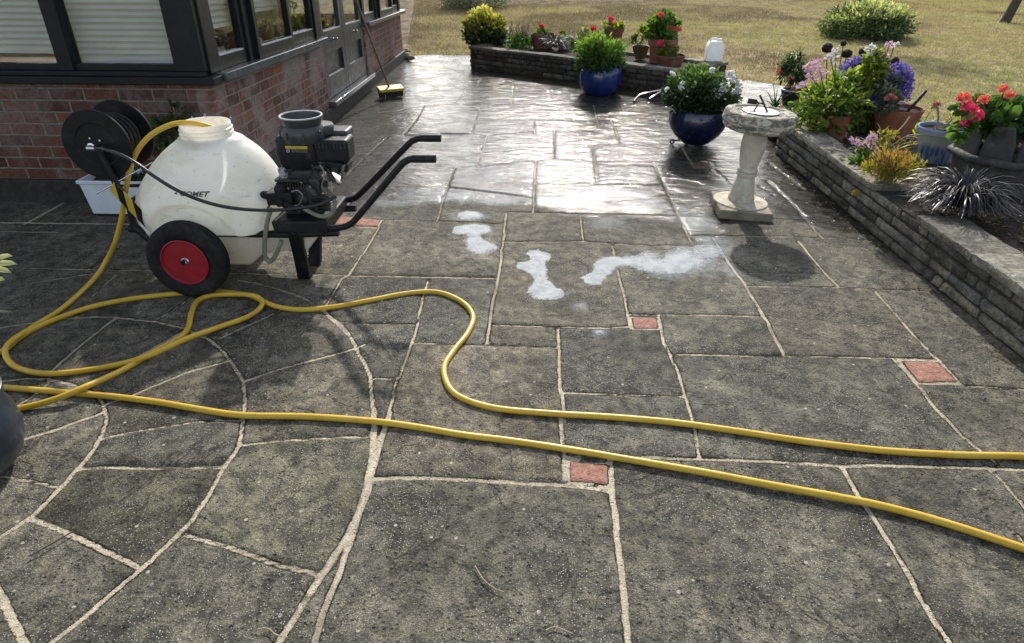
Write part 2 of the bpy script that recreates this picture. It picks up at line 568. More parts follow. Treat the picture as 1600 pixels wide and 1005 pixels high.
WX = GX + .0038 * fbm2(GX, GY, 18, 1)
WY = GY + .0038 * fbm2(GX, GY, 18, 2)
JD = np.full(GX.shape, .3)
for a, b, hw in SEGS:
    lo, hi = np.minimum(a, b) - .32, np.maximum(a, b) + .32
    i0, i1 = np.searchsorted(xs, [lo[0], hi[0]])
    j0, j1 = np.searchsorted(ys, [lo[1], hi[1]])
    if i1 <= i0 or j1 <= j0: continue
    px, py = WX[j0:j1, i0:i1], WY[j0:j1, i0:i1]
    d = b - a
    t = np.clip(((px - a[0]) * d[0] + (py - a[1]) * d[1]) / max(d @ d, 1e-9), 0, 1)
    dd = np.hypot(px - a[0] - t * d[0], py - a[1] - t * d[1]) - hw
    JD[j0:j1, i0:i1] = np.minimum(JD[j0:j1, i0:i1], dd)
# inset red bricks: distance to brick outline, positive inside
BD = np.full(GX.shape, -.3)
for k, q in BRICKS_PX:
    Q = [gr(*zpx(k, p))[:2] for p in q]
    cx = sum(p[0] for p in Q) / 4; cy = sum(p[1] for p in Q) / 4
    d = np.full(GX.shape, 9.0)
    for i in range(4):
        a, b = Q[i], Q[(i + 1) % 4]
        e = b - a
        nrm = np.array([-e[1], e[0]]) / np.hypot(*e)
        if (np.array([cx, cy]) - a) @ nrm < 0: nrm = -nrm
        d = np.minimum(d, (WX - a[0]) * nrm[0] + (WY - a[1]) * nrm[1])
    BD = np.maximum(BD, np.clip(d, -.3, .1))
    JD = np.where(d > -.011, np.where(d > 0, d, -.004), JD)
# one label per stone
mask = JD > np.where(GY > 4.6, .034, .016)
LB = np.where(mask, np.arange(GX.size).reshape(GX.shape) + 1, 0)
for it in range(30):
    P0 = LB.copy()
    for j in range(1, LB.shape[0]): LB[j] = np.where(mask[j], np.maximum(LB[j], LB[j - 1]), 0)
    for j in range(LB.shape[0] - 2, -1, -1): LB[j] = np.where(mask[j], np.maximum(LB[j], LB[j + 1]), 0)
    for i in range(1, LB.shape[1]): LB[:, i] = np.where(mask[:, i], np.maximum(LB[:, i], LB[:, i - 1]), 0)
    for i in range(LB.shape[1] - 2, -1, -1): LB[:, i] = np.where(mask[:, i], np.maximum(LB[:, i], LB[:, i + 1]), 0)
    if (P0 == LB).all(): break
for it in range(9):
    Z = LB == 0
    M = LB.copy()
    for sh, ax_ in ((1, 0), (-1, 0), (1, 1), (-1, 1)):
        R = np.roll(LB, sh, ax_)
        M = np.where((M == 0) & Z, R, M)
    LB = M
SID = (np.abs(np.sin(LB * 12.9898) * 43758.5453) % 1.0)
SID2 = (np.abs(np.sin(LB * 78.233) * 12543.123) % 1.0)
SID3 = (np.abs(np.sin(LB * 39.425) * 24634.634) % 1.0)
tilt = ((SID - .5) * np.sin(GX * 3 + SID2 * 9) + (SID3 - .5) * np.sin(GY * 3 + SID * 9)) * .004
edge = np.clip(JD / .014, 0, 1); edge = edge * edge * (3 - 2 * edge)
HZ = (SID2 - .5) * .006 + tilt + .0022 * fbm2(GX + SID * 7, GY + SID2 * 5, 9, 5, 4)
HZ = HZ * edge + (1 - edge) * (-.004 + .0016 * fbm2(GX, GY, 30, 8)) + .004 * fbm2(GX, GY, .9, 9, 2)
# wet beyond this front, drier towards the camera
front_px = [(330, 395), (420, 345), (520, 322), (590, 316), (690, 319), (760, 322), (830, 326), (900, 336), (1055, 338), (1085, 372), (1110, 385), (1150, 350), (1200, 346), (1240, 350), (1290, 366), (1345, 376), (1420, 400)]
fw = np.array([gr(*p)[:2] for p in front_px])
o_ = np.argsort(fw[:, 0])
YB = np.interp(GX, fw[o_, 0], fw[o_, 1])
WET = GY - YB + .09 * fbm2(GX, GY, 4, 12)
WET = np.where((GX < -2.0) & (GY < 5.5), -.12, WET)  # paving left of the side wall line toned partly darker
# soap film
def blobs(lst):
    out = np.full(GX.shape, -1.0)
    for x, y, rx, ry in lst:
        c = gr(x, y); dx = abs(gr(x + rx, y)[0] - c[0]); dy = abs(gr(x, y - ry)[1] - c[1])
        out = np.maximum(out, 1 - np.hypot((GX - c[0]) / dx, (GY - c[1]) / dy))
    return out


FILM = blobs([(1085, 405, 62, 32), (1040, 420, 45, 22), (1120, 385, 40, 25), (948, 350, 42, 16), (938, 521, 24, 9), (905, 479, 20, 9), (735, 338, 40, 11), (620, 318, 60, 9), (900, 318, 120, 13), (780, 316, 60, 10), (1000, 322, 70, 14), (1090, 345, 50, 22), (1140, 420, 20, 18), (700, 306, 120, 16), (950, 306, 110, 16)])
FILM = FILM + .18 * fbm2(GX, GY, 14, 21)

keep = np.ones(GX.shape, bool)
# outline of the paved ground
rwx = lambda y: 2.085 - .045 * (y - 2.7)
keep &= ~((GY < 5.75) & (GX > rwx(GY) + .08))
far_edge = np.interp(GX, [-2.2, -1.9, -1.2, -1.0, 2.3, 2.7, 2.95, 3.4], [10.75, 10.95, 10.98, 11.0, 9.3, 9.0, 8.7, 8.3]) + .03 * fbm2(GX, GY, 5, 31)
keep &= GY < far_edge
keep &= ~((GY > 5.75) & (GX > np.interp(GY, [5.7, 6.2, 7.6, 8.6, 9.2], [2.0, 2.1, 2.55, 2.95, 2.9]) + .03 * fbm2(GX, GY, 5, 32)))
keep &= ~((GX < -2.2) & (GY > 4.55))
V = np.stack([GX, GY, HZ], -1).reshape(-1, 3)
nyg, nxg = GX.shape
idx = np.arange(GX.size).reshape(GX.shape)
q = np.stack([idx[:-1, :-1], idx[:-1, 1:], idx[1:, 1:], idx[1:, :-1]], -1)
kq = keep[:-1, :-1] & keep[:-1, 1:] & keep[1:, 1:] & keep[1:, :-1]
F = q[kq]
used = np.zeros(GX.size, bool); used[F.ravel()] = True
remap = np.cumsum(used) - 1
F = remap[F]
att = lambda A: A.ravel()[used]


def patio_material():
    t = T('riven paving')
    p = t.pos()
    jd, s1, s2, wet, film, bd = t.attr('jd'), t.attr('sid'), t.attr('sid2'), t.attr('wet'), t.attr('film'), t.attr('bd')
    w = t.math('MULTIPLY', s1, 37.0)
    # joints with ragged edges
    rag = t.math('ADD', t.math('MULTIPLY', t.math('SUBTRACT', t.noise(p, 38, 5, .65), .5), .010), t.math('MULTIPLY', t.math('SUBTRACT', t.noise(p, 210, 2), .5), .008))
    jr = t.math('ADD', jd, rag)
    stone = t.step(jr, -.0015, .003)
    # stone colour
    big = t.noise(p, 3.2, 7, .62, .5, w)
    mid = t.noise(p, 17, 8, .68, .3, w)
    fine = t.noise(p, 130, 4, .7)
    grain = t.noise(p, 420, 2, .6)
    c = t.ramp(big, [(.28, (.059, .0568, .051)), (.5, (.121, .114, .099)), (.72, (.192, .180, .154))])
    tint = t.ramp(s2, [(0, (.90, .94, .95)), (.35, (1.0, 1.0, .95)), (.7, (1.04, 1.01, .95)), (1, (.97, 1.0, .88))])
    c = t.mix(1.0, c, tint, 'MULTIPLY')
    c = t.mix(t.step(mid, .38, .63), t.mix(1.0, c, (.58, .58, .60), 'MULTIPLY'), t.mix(1.0, c, (1.45, 1.42, 1.34), 'MULTIPLY'))
    c = t.mix(t.step(fine, .40, .62, 0, 1), t.mix(1.0, c, (.70, .70, .70), 'MULTIPLY'), t.mix(1.0, c, (1.32, 1.30, 1.26), 'MULTIPLY'))
    c = t.mix(t.step(grain, .40, .60, 0, 1), t.mix(1.0, c, (.62, .62, .62), 'MULTIPLY'), t.mix(1.0, c, (1.42, 1.42, 1.4), 'MULTIPLY'))
    c = t.mix(1.0, c, t.ramp(t.math('FRACT', t.math('MULTIPLY', s1, 5.7)), [(0, (.70, .71, .72)), (.3, (.90, .89, .86)), (.6, (1.02, 1.02, 1.0)), (.8, (1.12, 1.08, 1.02)), (1, (1.28, 1.27, 1.22))]), 'MULTIPLY')
    stain = t.noise(p, 1.3, 6, .62, .9)
    c = t.mix(t.step(stain, .45, .62, 0, .75), c, t.mix(1.0, c, (.62, .62, .60), 'MULTIPLY'))
    blot = t.noise(p, 6.5, 6, .6, .8, w)
    c = t.mix(t.step(blot, .50, .66, 0, .6), c, t.mix(1.0, c, (.62, .66, .62), 'MULTIPLY'))
    c = t.mix(t.step(t.noise(p, 9, 5, .6, .5, s2), .54, .70, 0, .6), c, t.mix(1.0, c, (1.22, 1.15, 1.0), 'MULTIPLY'))
    # pale grit painted for wet glints too, lichen specks, dark pits
    vd = t.voro(p, 150)
    vc = t.n('SeparateColor', {0: t.voro(p, 150, out=1)}).outputs[0]
    gritzone = t.step(t.noise(p, 2.2, 3, .6, 0, w), .40, .60, .25, 1.0)
    speck = t.math('MULTIPLY', t.step(vd, .46, .26), t.step(vc, .58, .72))
    c = t.mix(t.math('MULTIPLY', speck, gritzone), c, (.40, .385, .34))
    pv = t.voro(p, 70); pvc = t.n('SeparateColor', {0: t.voro(p, 70, out=1)}).outputs[2]
    pit = t.math('MULTIPLY', t.step(pv, .38, .20), t.step(pvc, .84, .90))
    c = t.mix(t.math('MULTIPLY', pit, .65), c, (.018, .017, .015))
    v2 = t.voro(p, 24); v2c = t.n('SeparateColor', {0: t.voro(p, 24, out=1)}).outputs[1]
    c = t.mix(t.math('MULTIPLY', t.math('MULTIPLY', t.step(v2, .17, .10), t.step(v2c, .86, .88)), .8), c, (.50, .47, .40))
    # brick inlays
    isb = t.step(t.math('ADD', bd, t.math('MULTIPLY', rag, .4)), -.002, .002)
    bc = t.ramp(t.noise(p, 40, 6, .7), [(.3, (.22, .10, .075)), (.55, (.38, .195, .145)), (.75, (.50, .35, .29))])
    c = t.mix(isb, c, bc)
    lay = t.noise(p, 3.4, 6, .55, .55, w)
    terr = t.math('MULTIPLY', lay, 9.0)
    tf = t.math('FRACT', terr)
    lip = t.math('MULTIPLY', t.step(t.math('ABSOLUTE', t.math('SUBTRACT', tf, .72)), .075, .02), t.step(t.noise(p, 4.5, 4, .6, 0, w), .44, .56))
    c = t.mix(t.math('MULTIPLY', lip, t.math('MULTIPLY', .7, t.math('SUBTRACT', 1.0, isb))), c, (.022, .020, .017))
    # mortar
    mn = t.noise(p, 26, 7, .7, .3)
    mc = t.ramp(mn, [(.25, (.29, .245, .17)), (.48, (.52, .455, .325)), (.75, (.70, .635, .48))])
    mc = t.mix(t.step(t.noise(p, 2.3, 5, .6), .47, .68, 0, .62), mc, (.14, .125, .09))
    mc = t.mix(t.step(t.noise(p, 150, 4, .7), .35, .65, .3, 0), mc, (.10, .09, .07))
    mc = t.mix(t.math('MULTIPLY', t.step(t.noise(p, 7, 6, .7, .4), .57, .68), t.step(t.noise(p, 90, 4, .7), .35, .6, .3, .9)), mc, (.055, .062, .026))
    core = t.step(t.math('ADD', jr, t.math('MULTIPLY', mn, .006)), -.002, -.009)
    mc = t.mix(t.math('MULTIPLY', core, .55), mc, (.68, .60, .46))
    c = t.mix(stone, mc, c)
    gap = t.math('MULTIPLY', t.step(t.math('ABSOLUTE', t.math('SUBTRACT', jr, .002)), .0045, .0015), t.step(t.noise(p, 5, 5, .7), .46, .58))
    c = t.mix(t.math('MULTIPLY', gap, .85), c, (.020, .018, .014))  # dark line at the joint edge stands for shadow in the gap
    # wetness darkens, and so does the toned strip at the left
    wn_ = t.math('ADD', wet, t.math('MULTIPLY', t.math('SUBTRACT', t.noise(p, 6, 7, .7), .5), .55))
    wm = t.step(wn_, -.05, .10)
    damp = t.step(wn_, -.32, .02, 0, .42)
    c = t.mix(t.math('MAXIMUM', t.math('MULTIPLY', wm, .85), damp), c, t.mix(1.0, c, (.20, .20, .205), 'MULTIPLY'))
    # soap film, foamy streaks
    fn = t.noise(t.scalev(p, (1, 2.6, 1)), 15, 7, .66, .9)
    fm = t.math('MULTIPLY', t.step(t.math('ADD', film, t.math('MULTIPLY', t.math('SUBTRACT', fn, .5), 1.1)), .1, .75, 0, .24), t.step(t.voro(p, 160), .05, .45, .45, 1))
    wf = t.math('MULTIPLY', t.math('MULTIPLY', wm, t.step(t.noise(t.scalev(p, (.55, 1.7, 1)), 5.5, 8, .72, 1.0), .54, .74)), .06)
    fm = t.math('MAXIMUM', fm, wf)
    c = t.mix(fm, c, (.46, .51, .55))
    # relief: cleft layers, ripples, grain
    fl = t.math('FLOOR', terr)
    fr = t.step(t.math('SUBTRACT', terr, fl), .55, .95)
    cleft = t.math('DIVIDE', t.math('ADD', fl, fr), 9.0)
    rip = t.n('TexWave', {'Vector': p, 'Scale': 9.0, 'Distortion': 14.0, 'Detail': 5.0, 'Detail Scale': 1.1, 'Phase Offset': w}, wave_profile='SIN').outputs[1]
    ripm = t.step(t.math('FRACT', t.math('MULTIPLY', s1, 7.3)), .86, .9)
    h = t.math('ADD', t.math('MULTIPLY', cleft, 1.0), t.math('MULTIPLY', t.math('MULTIPLY', rip, ripm), .05))
    h = t.math('ADD', h, t.math('MULTIPLY', mid, .42))
    hs = t.math('MULTIPLY', h, stone)
    n1 = t.bump(hs, 1.0, .030)
    jh = t.step(jr, -.004, .012)
    n2 = t.bump(t.math('ADD', jh, t.math('MULTIPLY', t.noise(p, 60, 5, .7), .35)), .4, .006, n1)
    gh = t.math('ADD', t.math('MULTIPLY', fine, .7), t.math('MULTIPLY', t.math('MULTIPLY', speck, gritzone), .5))
    gh = t.math('SUBTRACT', gh, t.math('MULTIPLY', pit, .6))
    n3 = t.bump(gh, 1.0, .010, n2)
    rough = t.math('ADD', t.step(fine, .3, .7, .62, .88), 0.0)
    rough = t.n('Mix', {0: wm, 2: rough, 3: .55}).outputs[0]
    wfilm = t.bump(t.math('ADD', t.math('MULTIPLY', hs, .55), t.math('MULTIPLY', t.noise(t.scalev(p, (.8, 1.7, 1)), 5.5, 6, .55, 1.0), t.math('ADD', .55, t.math('MULTIPLY', .75, t.math('FRACT', t.math('MULTIPLY', s2, 3.7)))))), .60, .023, t.bump(jh, .18, .006))
    pool = t.step(t.noise(p, 4.0, 5, .6, .6), .36, .58)
    wcoat = t.math('MULTIPLY', wm, t.step(fm, .1, .7, 1, .35))
    wcoat = t.math('MULTIPLY', wcoat, t.math('ADD', .55, t.math('MULTIPLY', pool, .35)))
    b = t.bsdf(col=c, rough=rough, normal=n3, spec=t.n('Mix', {0: wm, 2: .14, 3: .02}).outputs[0], coat=wcoat, coat_rough=t.step(pool, 0, 1, .085, .03), coat_normal=wfilm, coat_ior=1.33)
    return t.done(b)


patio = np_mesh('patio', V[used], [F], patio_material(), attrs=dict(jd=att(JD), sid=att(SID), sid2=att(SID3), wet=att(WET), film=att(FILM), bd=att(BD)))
tag(patio, 'wet riven stone paving with pale mortar joints', None, None, 'structure')

# ------------------------------------------------------------------ lawn and bed soil
def lawn_material():
    t = T('dry lawn')
    p = t.pos()
    a = t.noise(p, .55, 6, .62, .4)
    xy = t.n('SeparateXYZ', {0: p})
    dry = t.math('ADD', t.math('MULTIPLY', t.math('SUBTRACT', 5.0, xy.outputs[0]), .10), t.math('MULTIPLY', t.math('SUBTRACT', xy.outputs[1], 12.5), .10))
    dry = t.step(t.math('ADD', dry, t.math('MULTIPLY', t.math('SUBTRACT', t.noise(p, .9, 6, .65, .6), .5), 3.2)), -.15, .75, 0, .8)
    b = t.noise(t.scalev(p, (1, .6, 1)), 3.5, 8, .7, .5)
    f = t.noise(p, 55, 5, .75)
    c = t.ramp(a, [(.30, (.22, .165, .12)), (.44, (.32, .258, .178)), (.54, (.325, .29, .185)), (.64, (.21, .215, .115))])
    c = t.mix(dry, c, (.145, .114, .088))
    c = t.mix(t.step(b, .40, .60), t.mix(1.0, c, (.60, .57, .52), 'MULTIPLY'), t.mix(1.0, c, (1.3, 1.28, 1.15), 'MULTIPLY'))
    c = t.mix(t.step(f, .3, .7), t.mix(1.0, c, (.55, .55, .5), 'MULTIPLY'), t.mix(1.0, c, (1.4, 1.38, 1.3), 'MULTIPLY'))
    n = t.bump(t.math('ADD', f, t.math('MULTIPLY', b, 2.0)), .9, .03)
    return t.done(t.bsdf(col=c, rough=.95, normal=n, spec=.1))


def grid_xy(x0, x1, nx, y0, y1, ny, zf):
    X, Y = np.meshgrid(np.linspace(x0, x1, nx), np.linspace(y0, y1, ny))
    Zz = zf(X, Y)
    i = np.arange(X.size).reshape(X.shape)
    return np.stack([X, Y, Zz], -1).reshape(-1, 3), np.stack([i[:-1, :-1], i[:-1, 1:], i[1:, 1:], i[1:, :-1]], -1).reshape(-1, 4)


V1, F1 = grid_xy(-150, 150, 160, -60, 240, 160, lambda X, Y: np.full_like(X, -.028) + .03 * fbm2(X, Y, .25, 41) * (Y > 14))
M_lawn = lawn_material()
lawn = np_mesh('lawn', V1, [F1], M_lawn)
tag(lawn, 'dry patchy lawn of straw and olive grass', None, None, 'structure')


def soil_material():
    t = T('dry soil')
    p = t.pos()
    a = t.noise(p, 14, 8, .72)
    v = t.voro(p, 60)
    c = t.ramp(a, [(.3, (.022, .017, .013)), (.5, (.055, .043, .032)), (.72, (.13, .10, .07))])
    c = t.mix(t.step(v, .28, .12, 0, .55), c, (.20, .17, .13))
    return t.done(t.bsdf(col=c, rough=.95, normal=t.bump(t.math('ADD', a, t.math('MULTIPLY', v, .5)), 1.0, .03), spec=.15))


M_soil = soil_material()
def bedz(X, Y):
    z = .235 + .014 * fbm2(X, Y, 5, 51) + .006 * fbm2(X, Y, 26, 52)
    e = np.clip((3.75 + .15 * fbm2(X, Y, 2, 53) - X) / .5, 0, 1) * np.clip((6.45 - Y) / .4, 0, 1)
    e = e * e * (3 - 2 * e)
    return z * e - .05 * (1 - e)


V2, F2 = grid_xy(2.02, 4.4, 110, -.6, 6.7, 300, bedz)
V2[:, 0] = np.maximum(V2[:, 0], rwx(V2[:, 1]) + .10)
soil = np_mesh('flower_bed_soil', V2, [F2], M_soil)
tag(soil, 'dry dark soil of the raised flower bed', None, None, 'structure')

# grass blades over the part of the lawn near enough to read
ng = 170000
gx = RNG.uniform(-4.8, 17.5, ng * 3)
gy = 6.2 + 19 * RNG.random(ng * 3) ** 1.35
inpatio = (gy < np.interp(gx, [-2.2, -1.9, -1.2, -1.0, 2.3, 2.7, 2.95, 3.4], [10.75, 10.98, 11.0, 11.02, 9.3, 9.05, 8.75, 8.35])) & (gx < np.interp(gy, [5.7, 6.2, 7.6, 8.6, 9.2], [2.0, 2.15, 2.6, 3.0, 2.95]))
bedr = (gx < 4.3) & (gy < 6.6) & (gx > 1.9)
house_r = (gx < -1.95) & (gy < 10.7)
planter_r = (gx > -1.2) & (gx < 2.5) & (gy < 11)
ok = ~(inpatio | bedr | house_r | planter_r) & (gx < 1.4 + gy * .64) & (gx > -.4 - gy * .16)
gx, gy = gx[ok][:ng], gy[ok][:ng]
n = len(gx)
hh = RNG.uniform(.014, .042, n) * np.where(RNG.random(n) < .05, 1.7, 1)
ang = RNG.uniform(0, 2 * np.pi, n); lean = RNG.normal(0, .022, (n, 2)); wdt = RNG.uniform(.0022, .0048, n) * (1 + gy / 18)
base = np.stack([gx, gy, np.full(n, -.03)], -1)
dx = np.stack([np.cos(ang) * wdt, np.sin(ang) * wdt, np.zeros(n)], -1)
tip = base + np.stack([lean[:, 0], lean[:, 1], hh + .012], -1)
GV = np.stack([base - dx, base + dx, tip], 1).reshape(-1, 3)
dryz = np.clip((5 - gx) * .10 + (gy - 12.5) * .10 + 1.1 * fbm2(gx, gy, .9, 62), 0, 1)
patch = (fbm2(gx, gy, .9, 61) * .36 + .54 + RNG.normal(0, .17, n)) * (1 - dryz) + dryz * RNG.uniform(0, .16, n)
M_grass = leafmat('dry grass blade', [(0, (.105, .082, .062)), (.14, (.155, .122, .090)), (.35, (.32, .255, .172)), (.6, (.285, .252, .155)), (1, (.165, .182, .082))], .35, .7, .15)
grass = np_mesh('grass', GV, [np.arange(3 * n).reshape(n, 3)], M_grass, attrs=dict(rnd=np.repeat(np.clip(patch, 0, 1), 3)), smooth=False)
tag(grass, 'short dry grass of the lawn behind the patio', None, None, 'stuff')
# leaf crumbs and grit lying in the bed
# ------------------------------------------------------------------ conservatory
HX, HY, HYF = -2.10, 4.33, 10.50       # side wall plane, front wall plane, far corner
SZ = .785
HK = .033                               # the building settles towards its far end: heights shrink slightly along the side
                               # top of the brick wall


def brick_material(name, axis):
    t = T(name)
    p = t.pos()
    s = t.n('SeparateXYZ', {0: p})
    jit = t.noise(p, 24, 3)
    u = t.math('ADD', s.outputs[axis], t.math('MULTIPLY', jit, .010))
    zz = t.math('DIVIDE', s.outputs[2], t.math('SUBTRACT', 1.0, t.math('MULTIPLY', t.math('SUBTRACT', s.outputs[1], HY), HK)))
    z = t.math('ADD', t.math('SUBTRACT', zz, .155 - .075 * 8), t.math('MULTIPLY', t.noise(p, 31, 3), .006))
    v = t.n('CombineXYZ', {0: u, 1: z, 2: 0.0}).outputs[0]
    br = t.n('TexBrick', {'Vector': v, 'Color1': (0, 0, 0, 1), 'Color2': (1, 1, 1, 1), 'Mortar': (.5, .5, .5, 1), 'Scale': 1.0, 'Mortar Size': .0062, 'Mortar Smooth': .25, 'Bias': 0.0,
                         'Brick Width': .226, 'Row Height': .075})
    br.offset, br.squash, br.squash_frequency = .5, (1.0 if axis == 0 else .85), 2
    k = t.n('SeparateColor', {0: br.outputs[0]}).outputs[0]
    c = t.ramp(k, [(0, (.085, .040, .029)), (.3, (.155, .066, .042)), (.55, (.215, .092, .056)), (.8, (.135, .078, .056)), (1, (.25, .120, .076))])
    c = t.mix(1.0, c, (.57, .49, .44) if axis == 0 else (.88, .79, .73), 'MULTIPLY')  # front wall bricks toned darker, their shade mixed into the colour
    n1 = t.noise(p, 42, 7, .7)
    c = t.mix(t.step(n1, .3, .7), t.mix(1.0, c, (.62, .6, .6), 'MULTIPLY'), t.mix(1.0, c, (1.35, 1.3, 1.3), 'MULTIPLY'))
    eff = t.math('MULTIPLY', t.step(t.noise(p, 2.6, 6, .65, .3), .42, .62), t.step(t.noise(p, 30, 5, .7), .3, .65, .25, .8))
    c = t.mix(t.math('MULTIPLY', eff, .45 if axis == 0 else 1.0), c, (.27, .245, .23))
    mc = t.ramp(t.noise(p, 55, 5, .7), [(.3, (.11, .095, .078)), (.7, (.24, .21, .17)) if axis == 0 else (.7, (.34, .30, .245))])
    c = t.mix(br.outputs[1], c, mc)
    h = t.math('ADD', t.math('MULTIPLY', t.math('SUBTRACT', 1.0, br.outputs[1]), 1.0), t.math('MULTIPLY', n1, .45))
    return t.done(t.bsdf(col=c, rough=.85, normal=t.bump(h, .8, .010), spec=.25))


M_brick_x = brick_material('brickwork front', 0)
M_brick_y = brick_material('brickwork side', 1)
M_frame = simple('dark painted timber', (.009, .010, .0115), .45, 0, .25, 7, .15, 60, .22, (.018, .019, .019))
M_sill = simple('weathered dark sill', (.085, .090, .094), .22, 0, .25, 9, 0, 70, .6, (.16, .165, .165))
M_door = simple('grey green door paint', (.028, .032, .033), .42, 0, .18, 6, .2, 50, .5, (.045, .048, .046))
M_plinth = simple('dark shaded plinth', (.024, .022, .020), .75, 0, .45, 12, .5, 50, .3, (.05, .046, .04))  # near-black tone holds the shade at the foot of the wall
M_roof = simple('opaque roof panel', (.05, .05, .055), .6)
M_floorin = simple('inside floor tile', (.16, .12, .09), .5)
M_steel = simple('bright steel', (.55, .55, .55), .25, 1.0, .15)


def glass_material():
    t = T('window glass')
    p = t.pos()
    g = t.n('NewGeometry')
    dp = t.n('VectorMath', {0: g.outputs['Incoming'], 1: g.outputs['Normal']}, operation='DOT_PRODUCT').outputs[1]
    k = t.math('POWER', t.math('SUBTRACT', 1.0, t.math('ABSOLUTE', dp), clamp=True), 5.0)
    fr = t.math('ADD', .045, t.math('MULTIPLY', k, .95))
    tr = t.n('BsdfTransparent', {'Color': (.95, .97, .96)})
    gl = t.n('BsdfGlossy', {'Color': (1, 1, 1), 'Roughness': .015, 'Normal': t.bump(t.noise(p, 2.2, 2), .12, .02)})
    return t.done(t.n('MixShader', {0: fr, 1: tr.outputs[0], 2: gl.outputs[0]}))


M_glass = glass_material()


def blind_material():
    t = T('pleated blind fabric')
    o = t.pos()
    c = t.ramp(t.noise(o, 5, 5, .6), [(.3, (.60, .595, .58)), (.7, (.70, .69, .67))])
    p = t.bsdf(col=c, rough=.85, spec=.2)
    tr = t.n('BsdfTranslucent', {'Color': (.75, .77, .78)})
    return t.done(t.n('MixShader', {0: .3, 1: p.outputs[0], 2: tr.outputs[0]}))


M_blind = blind_material()

house = thing('conservatory', 'dark framed conservatory on a low red brick wall at the left of the patio', 'conservatory', (HX, HY, 0))
XL = -8.0
D0, D1 = 6.72, 8.32                     # the double door
DM = (D0 + D1) / 2
# brick walls
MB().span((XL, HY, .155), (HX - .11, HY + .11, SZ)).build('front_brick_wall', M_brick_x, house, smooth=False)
MB().span((HX - .11, HY, .155), (HX, D0 - .03, SZ)).build('side_brick_wall', M_brick_y, house, smooth=False)
MB().span((HX - .11, D1 + .03, .155), (HX, HYF, SZ)).build('side_brick_wall', M_brick_y, house, smooth=False)
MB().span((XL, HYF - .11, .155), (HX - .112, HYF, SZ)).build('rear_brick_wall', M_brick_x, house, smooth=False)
pl = MB()
pl.span((XL, HY - .03, -.05), (HX + .03, HY + .12, .155))
pl.span((HX - .12, HY + .12, -.05), (HX + .03, HYF + .03, .155))
pl.span((XL, HYF - .1, -.05), (HX - .12, HYF + .03, .155))
pl.build('plinth', M_plinth, house, bevel=.008)
# sills
s = MB(); s.span((XL, HY - .055, SZ), (HX + .05, HY + .10, SZ + .045)); s.span((XL, HY - .03, SZ + .045), (HX - .02, HY + .1, SZ + .075))
s.build('front_sill', M_frame, house, bevel=.006)
for y0, y1 in ((HY + .102, D0 - .03), (D1 + .03, HYF + .07)):
    s = MB(); s.span((HX - .12, y0, SZ), (HX + .07, y1, SZ + .055)); s.build('side_sill', M_sill, house, bevel=.006)
EZ = 2.2
# posts and rails
for x0, x1 in ((-3.045, -2.945), (-3.985, -3.885), (-4.925, -4.825), (-5.865, -5.765), (XL, XL + .1)):
    f = MB().span((x0, HY - .015, SZ + .075), (x1, HY + .085, EZ))
    f.build('front_mullion', M_frame, house, bevel=.005)
MB().span((XL, HY + .005, SZ + .075), (HX - .02, HY + .065, SZ + .115)).build('front_rail', M_frame, house, bevel=.004)
MB().span((XL, HY, EZ - .12), (HX - .16, HY + .08, EZ)).build('front_rail', M_frame, house, bevel=.004)
f = MB(); f.span((HX - .20, HY - .02, SZ + .075), (HX - .012, HY + .12, EZ)); f.span((HX - .07, HY + .04, SZ + .055), (HX, HY + .20, EZ - .002))
f.build('corner_post', M_frame, house, bevel=.006)
for y0, y1 in ((5.0, 5.10), (D0 - .16, D0 - .005), (D1 + .005, D1 + .10), (8.98, 9.08), (HYF - .10, HYF + .01)):
    f = MB().span((HX - .075, y0, SZ + .055), (HX + .005, y1, EZ))
    f.build('side_post', M_frame, house, bevel=.005)
f = MB(); f.span((HX - .07, HY + .2, EZ - .12), (HX, HYF - .1, EZ - .004)); f.build('side_head_rail', M_frame, house, bevel=.004)


def side_window(y0, y1, proud, z0=SZ + .055, z1=EZ - .12):
    fr = MB(); fw_ = .055
    x1 = HX + proud; x0 = x1 - .05
    fr.span((x0, y0, z0), (x1, y1, z0 + fw_ + .03)); fr.span((x0, y0, z1 - fw_), (x1, y1, z1))
    fr.span((x0, y0, z0 + fw_ + .03), (x1, y0 + fw_, z1 - fw_)); fr.span((x0, y1 - fw_, z0 + fw_ + .03), (x1, y1, z1 - fw_))
    w = fr.build('window', M_frame, house, bevel=.004)
    MB().span((x1 - .028, y0 + fw_, z0 + fw_ + .03), (x1 - .024, y1 - fw_, z1 - fw_)).build('pane', M_glass, w, smooth=False)
    if proud > .01:
        MB().span((x1 - .004, y0 + fw_ + .005, z0 + fw_ + .03), (x1 + .006, y1 - fw_ - .005, z0 + fw_ + .042)).build('drip_bead', M_trim, w)
    else:
        MB().span((x1 - .02, y0 + fw_, z0 + fw_ + .031), (x1 + .002, y1 - fw_, z0 + fw_ + .040)).build('glazing_bead', M_trim, w)


M_trim = simple('pale worn bead', (.50, .50, .48), .4, 0, .2, 20)
side_window(4.50, 5.0, -.012)
side_window(5.10, 5.86, .035)
side_window(5.87, D0 - .16, -.012)
side_window(8.42, 8.98, -.012)
side_window(9.08, 9.86, .035)
side_window(9.87, HYF - .10, -.012)
for x0, x1 in ((-2.945, HX - .2), (-3.885, -3.045), (-4.825, -3.985), (-5.765, -4.925)):
    MB().span((x0, HY + .030, SZ + .115), (x1, HY + .034, EZ - .12)).build('front_pane', M_glass, house, smooth=False)
MB().span((XL + .1, HYF - .05, SZ), (HX - .12, HYF - .046, EZ - .1)).build('rear_pane', M_glass, house, smooth=False)
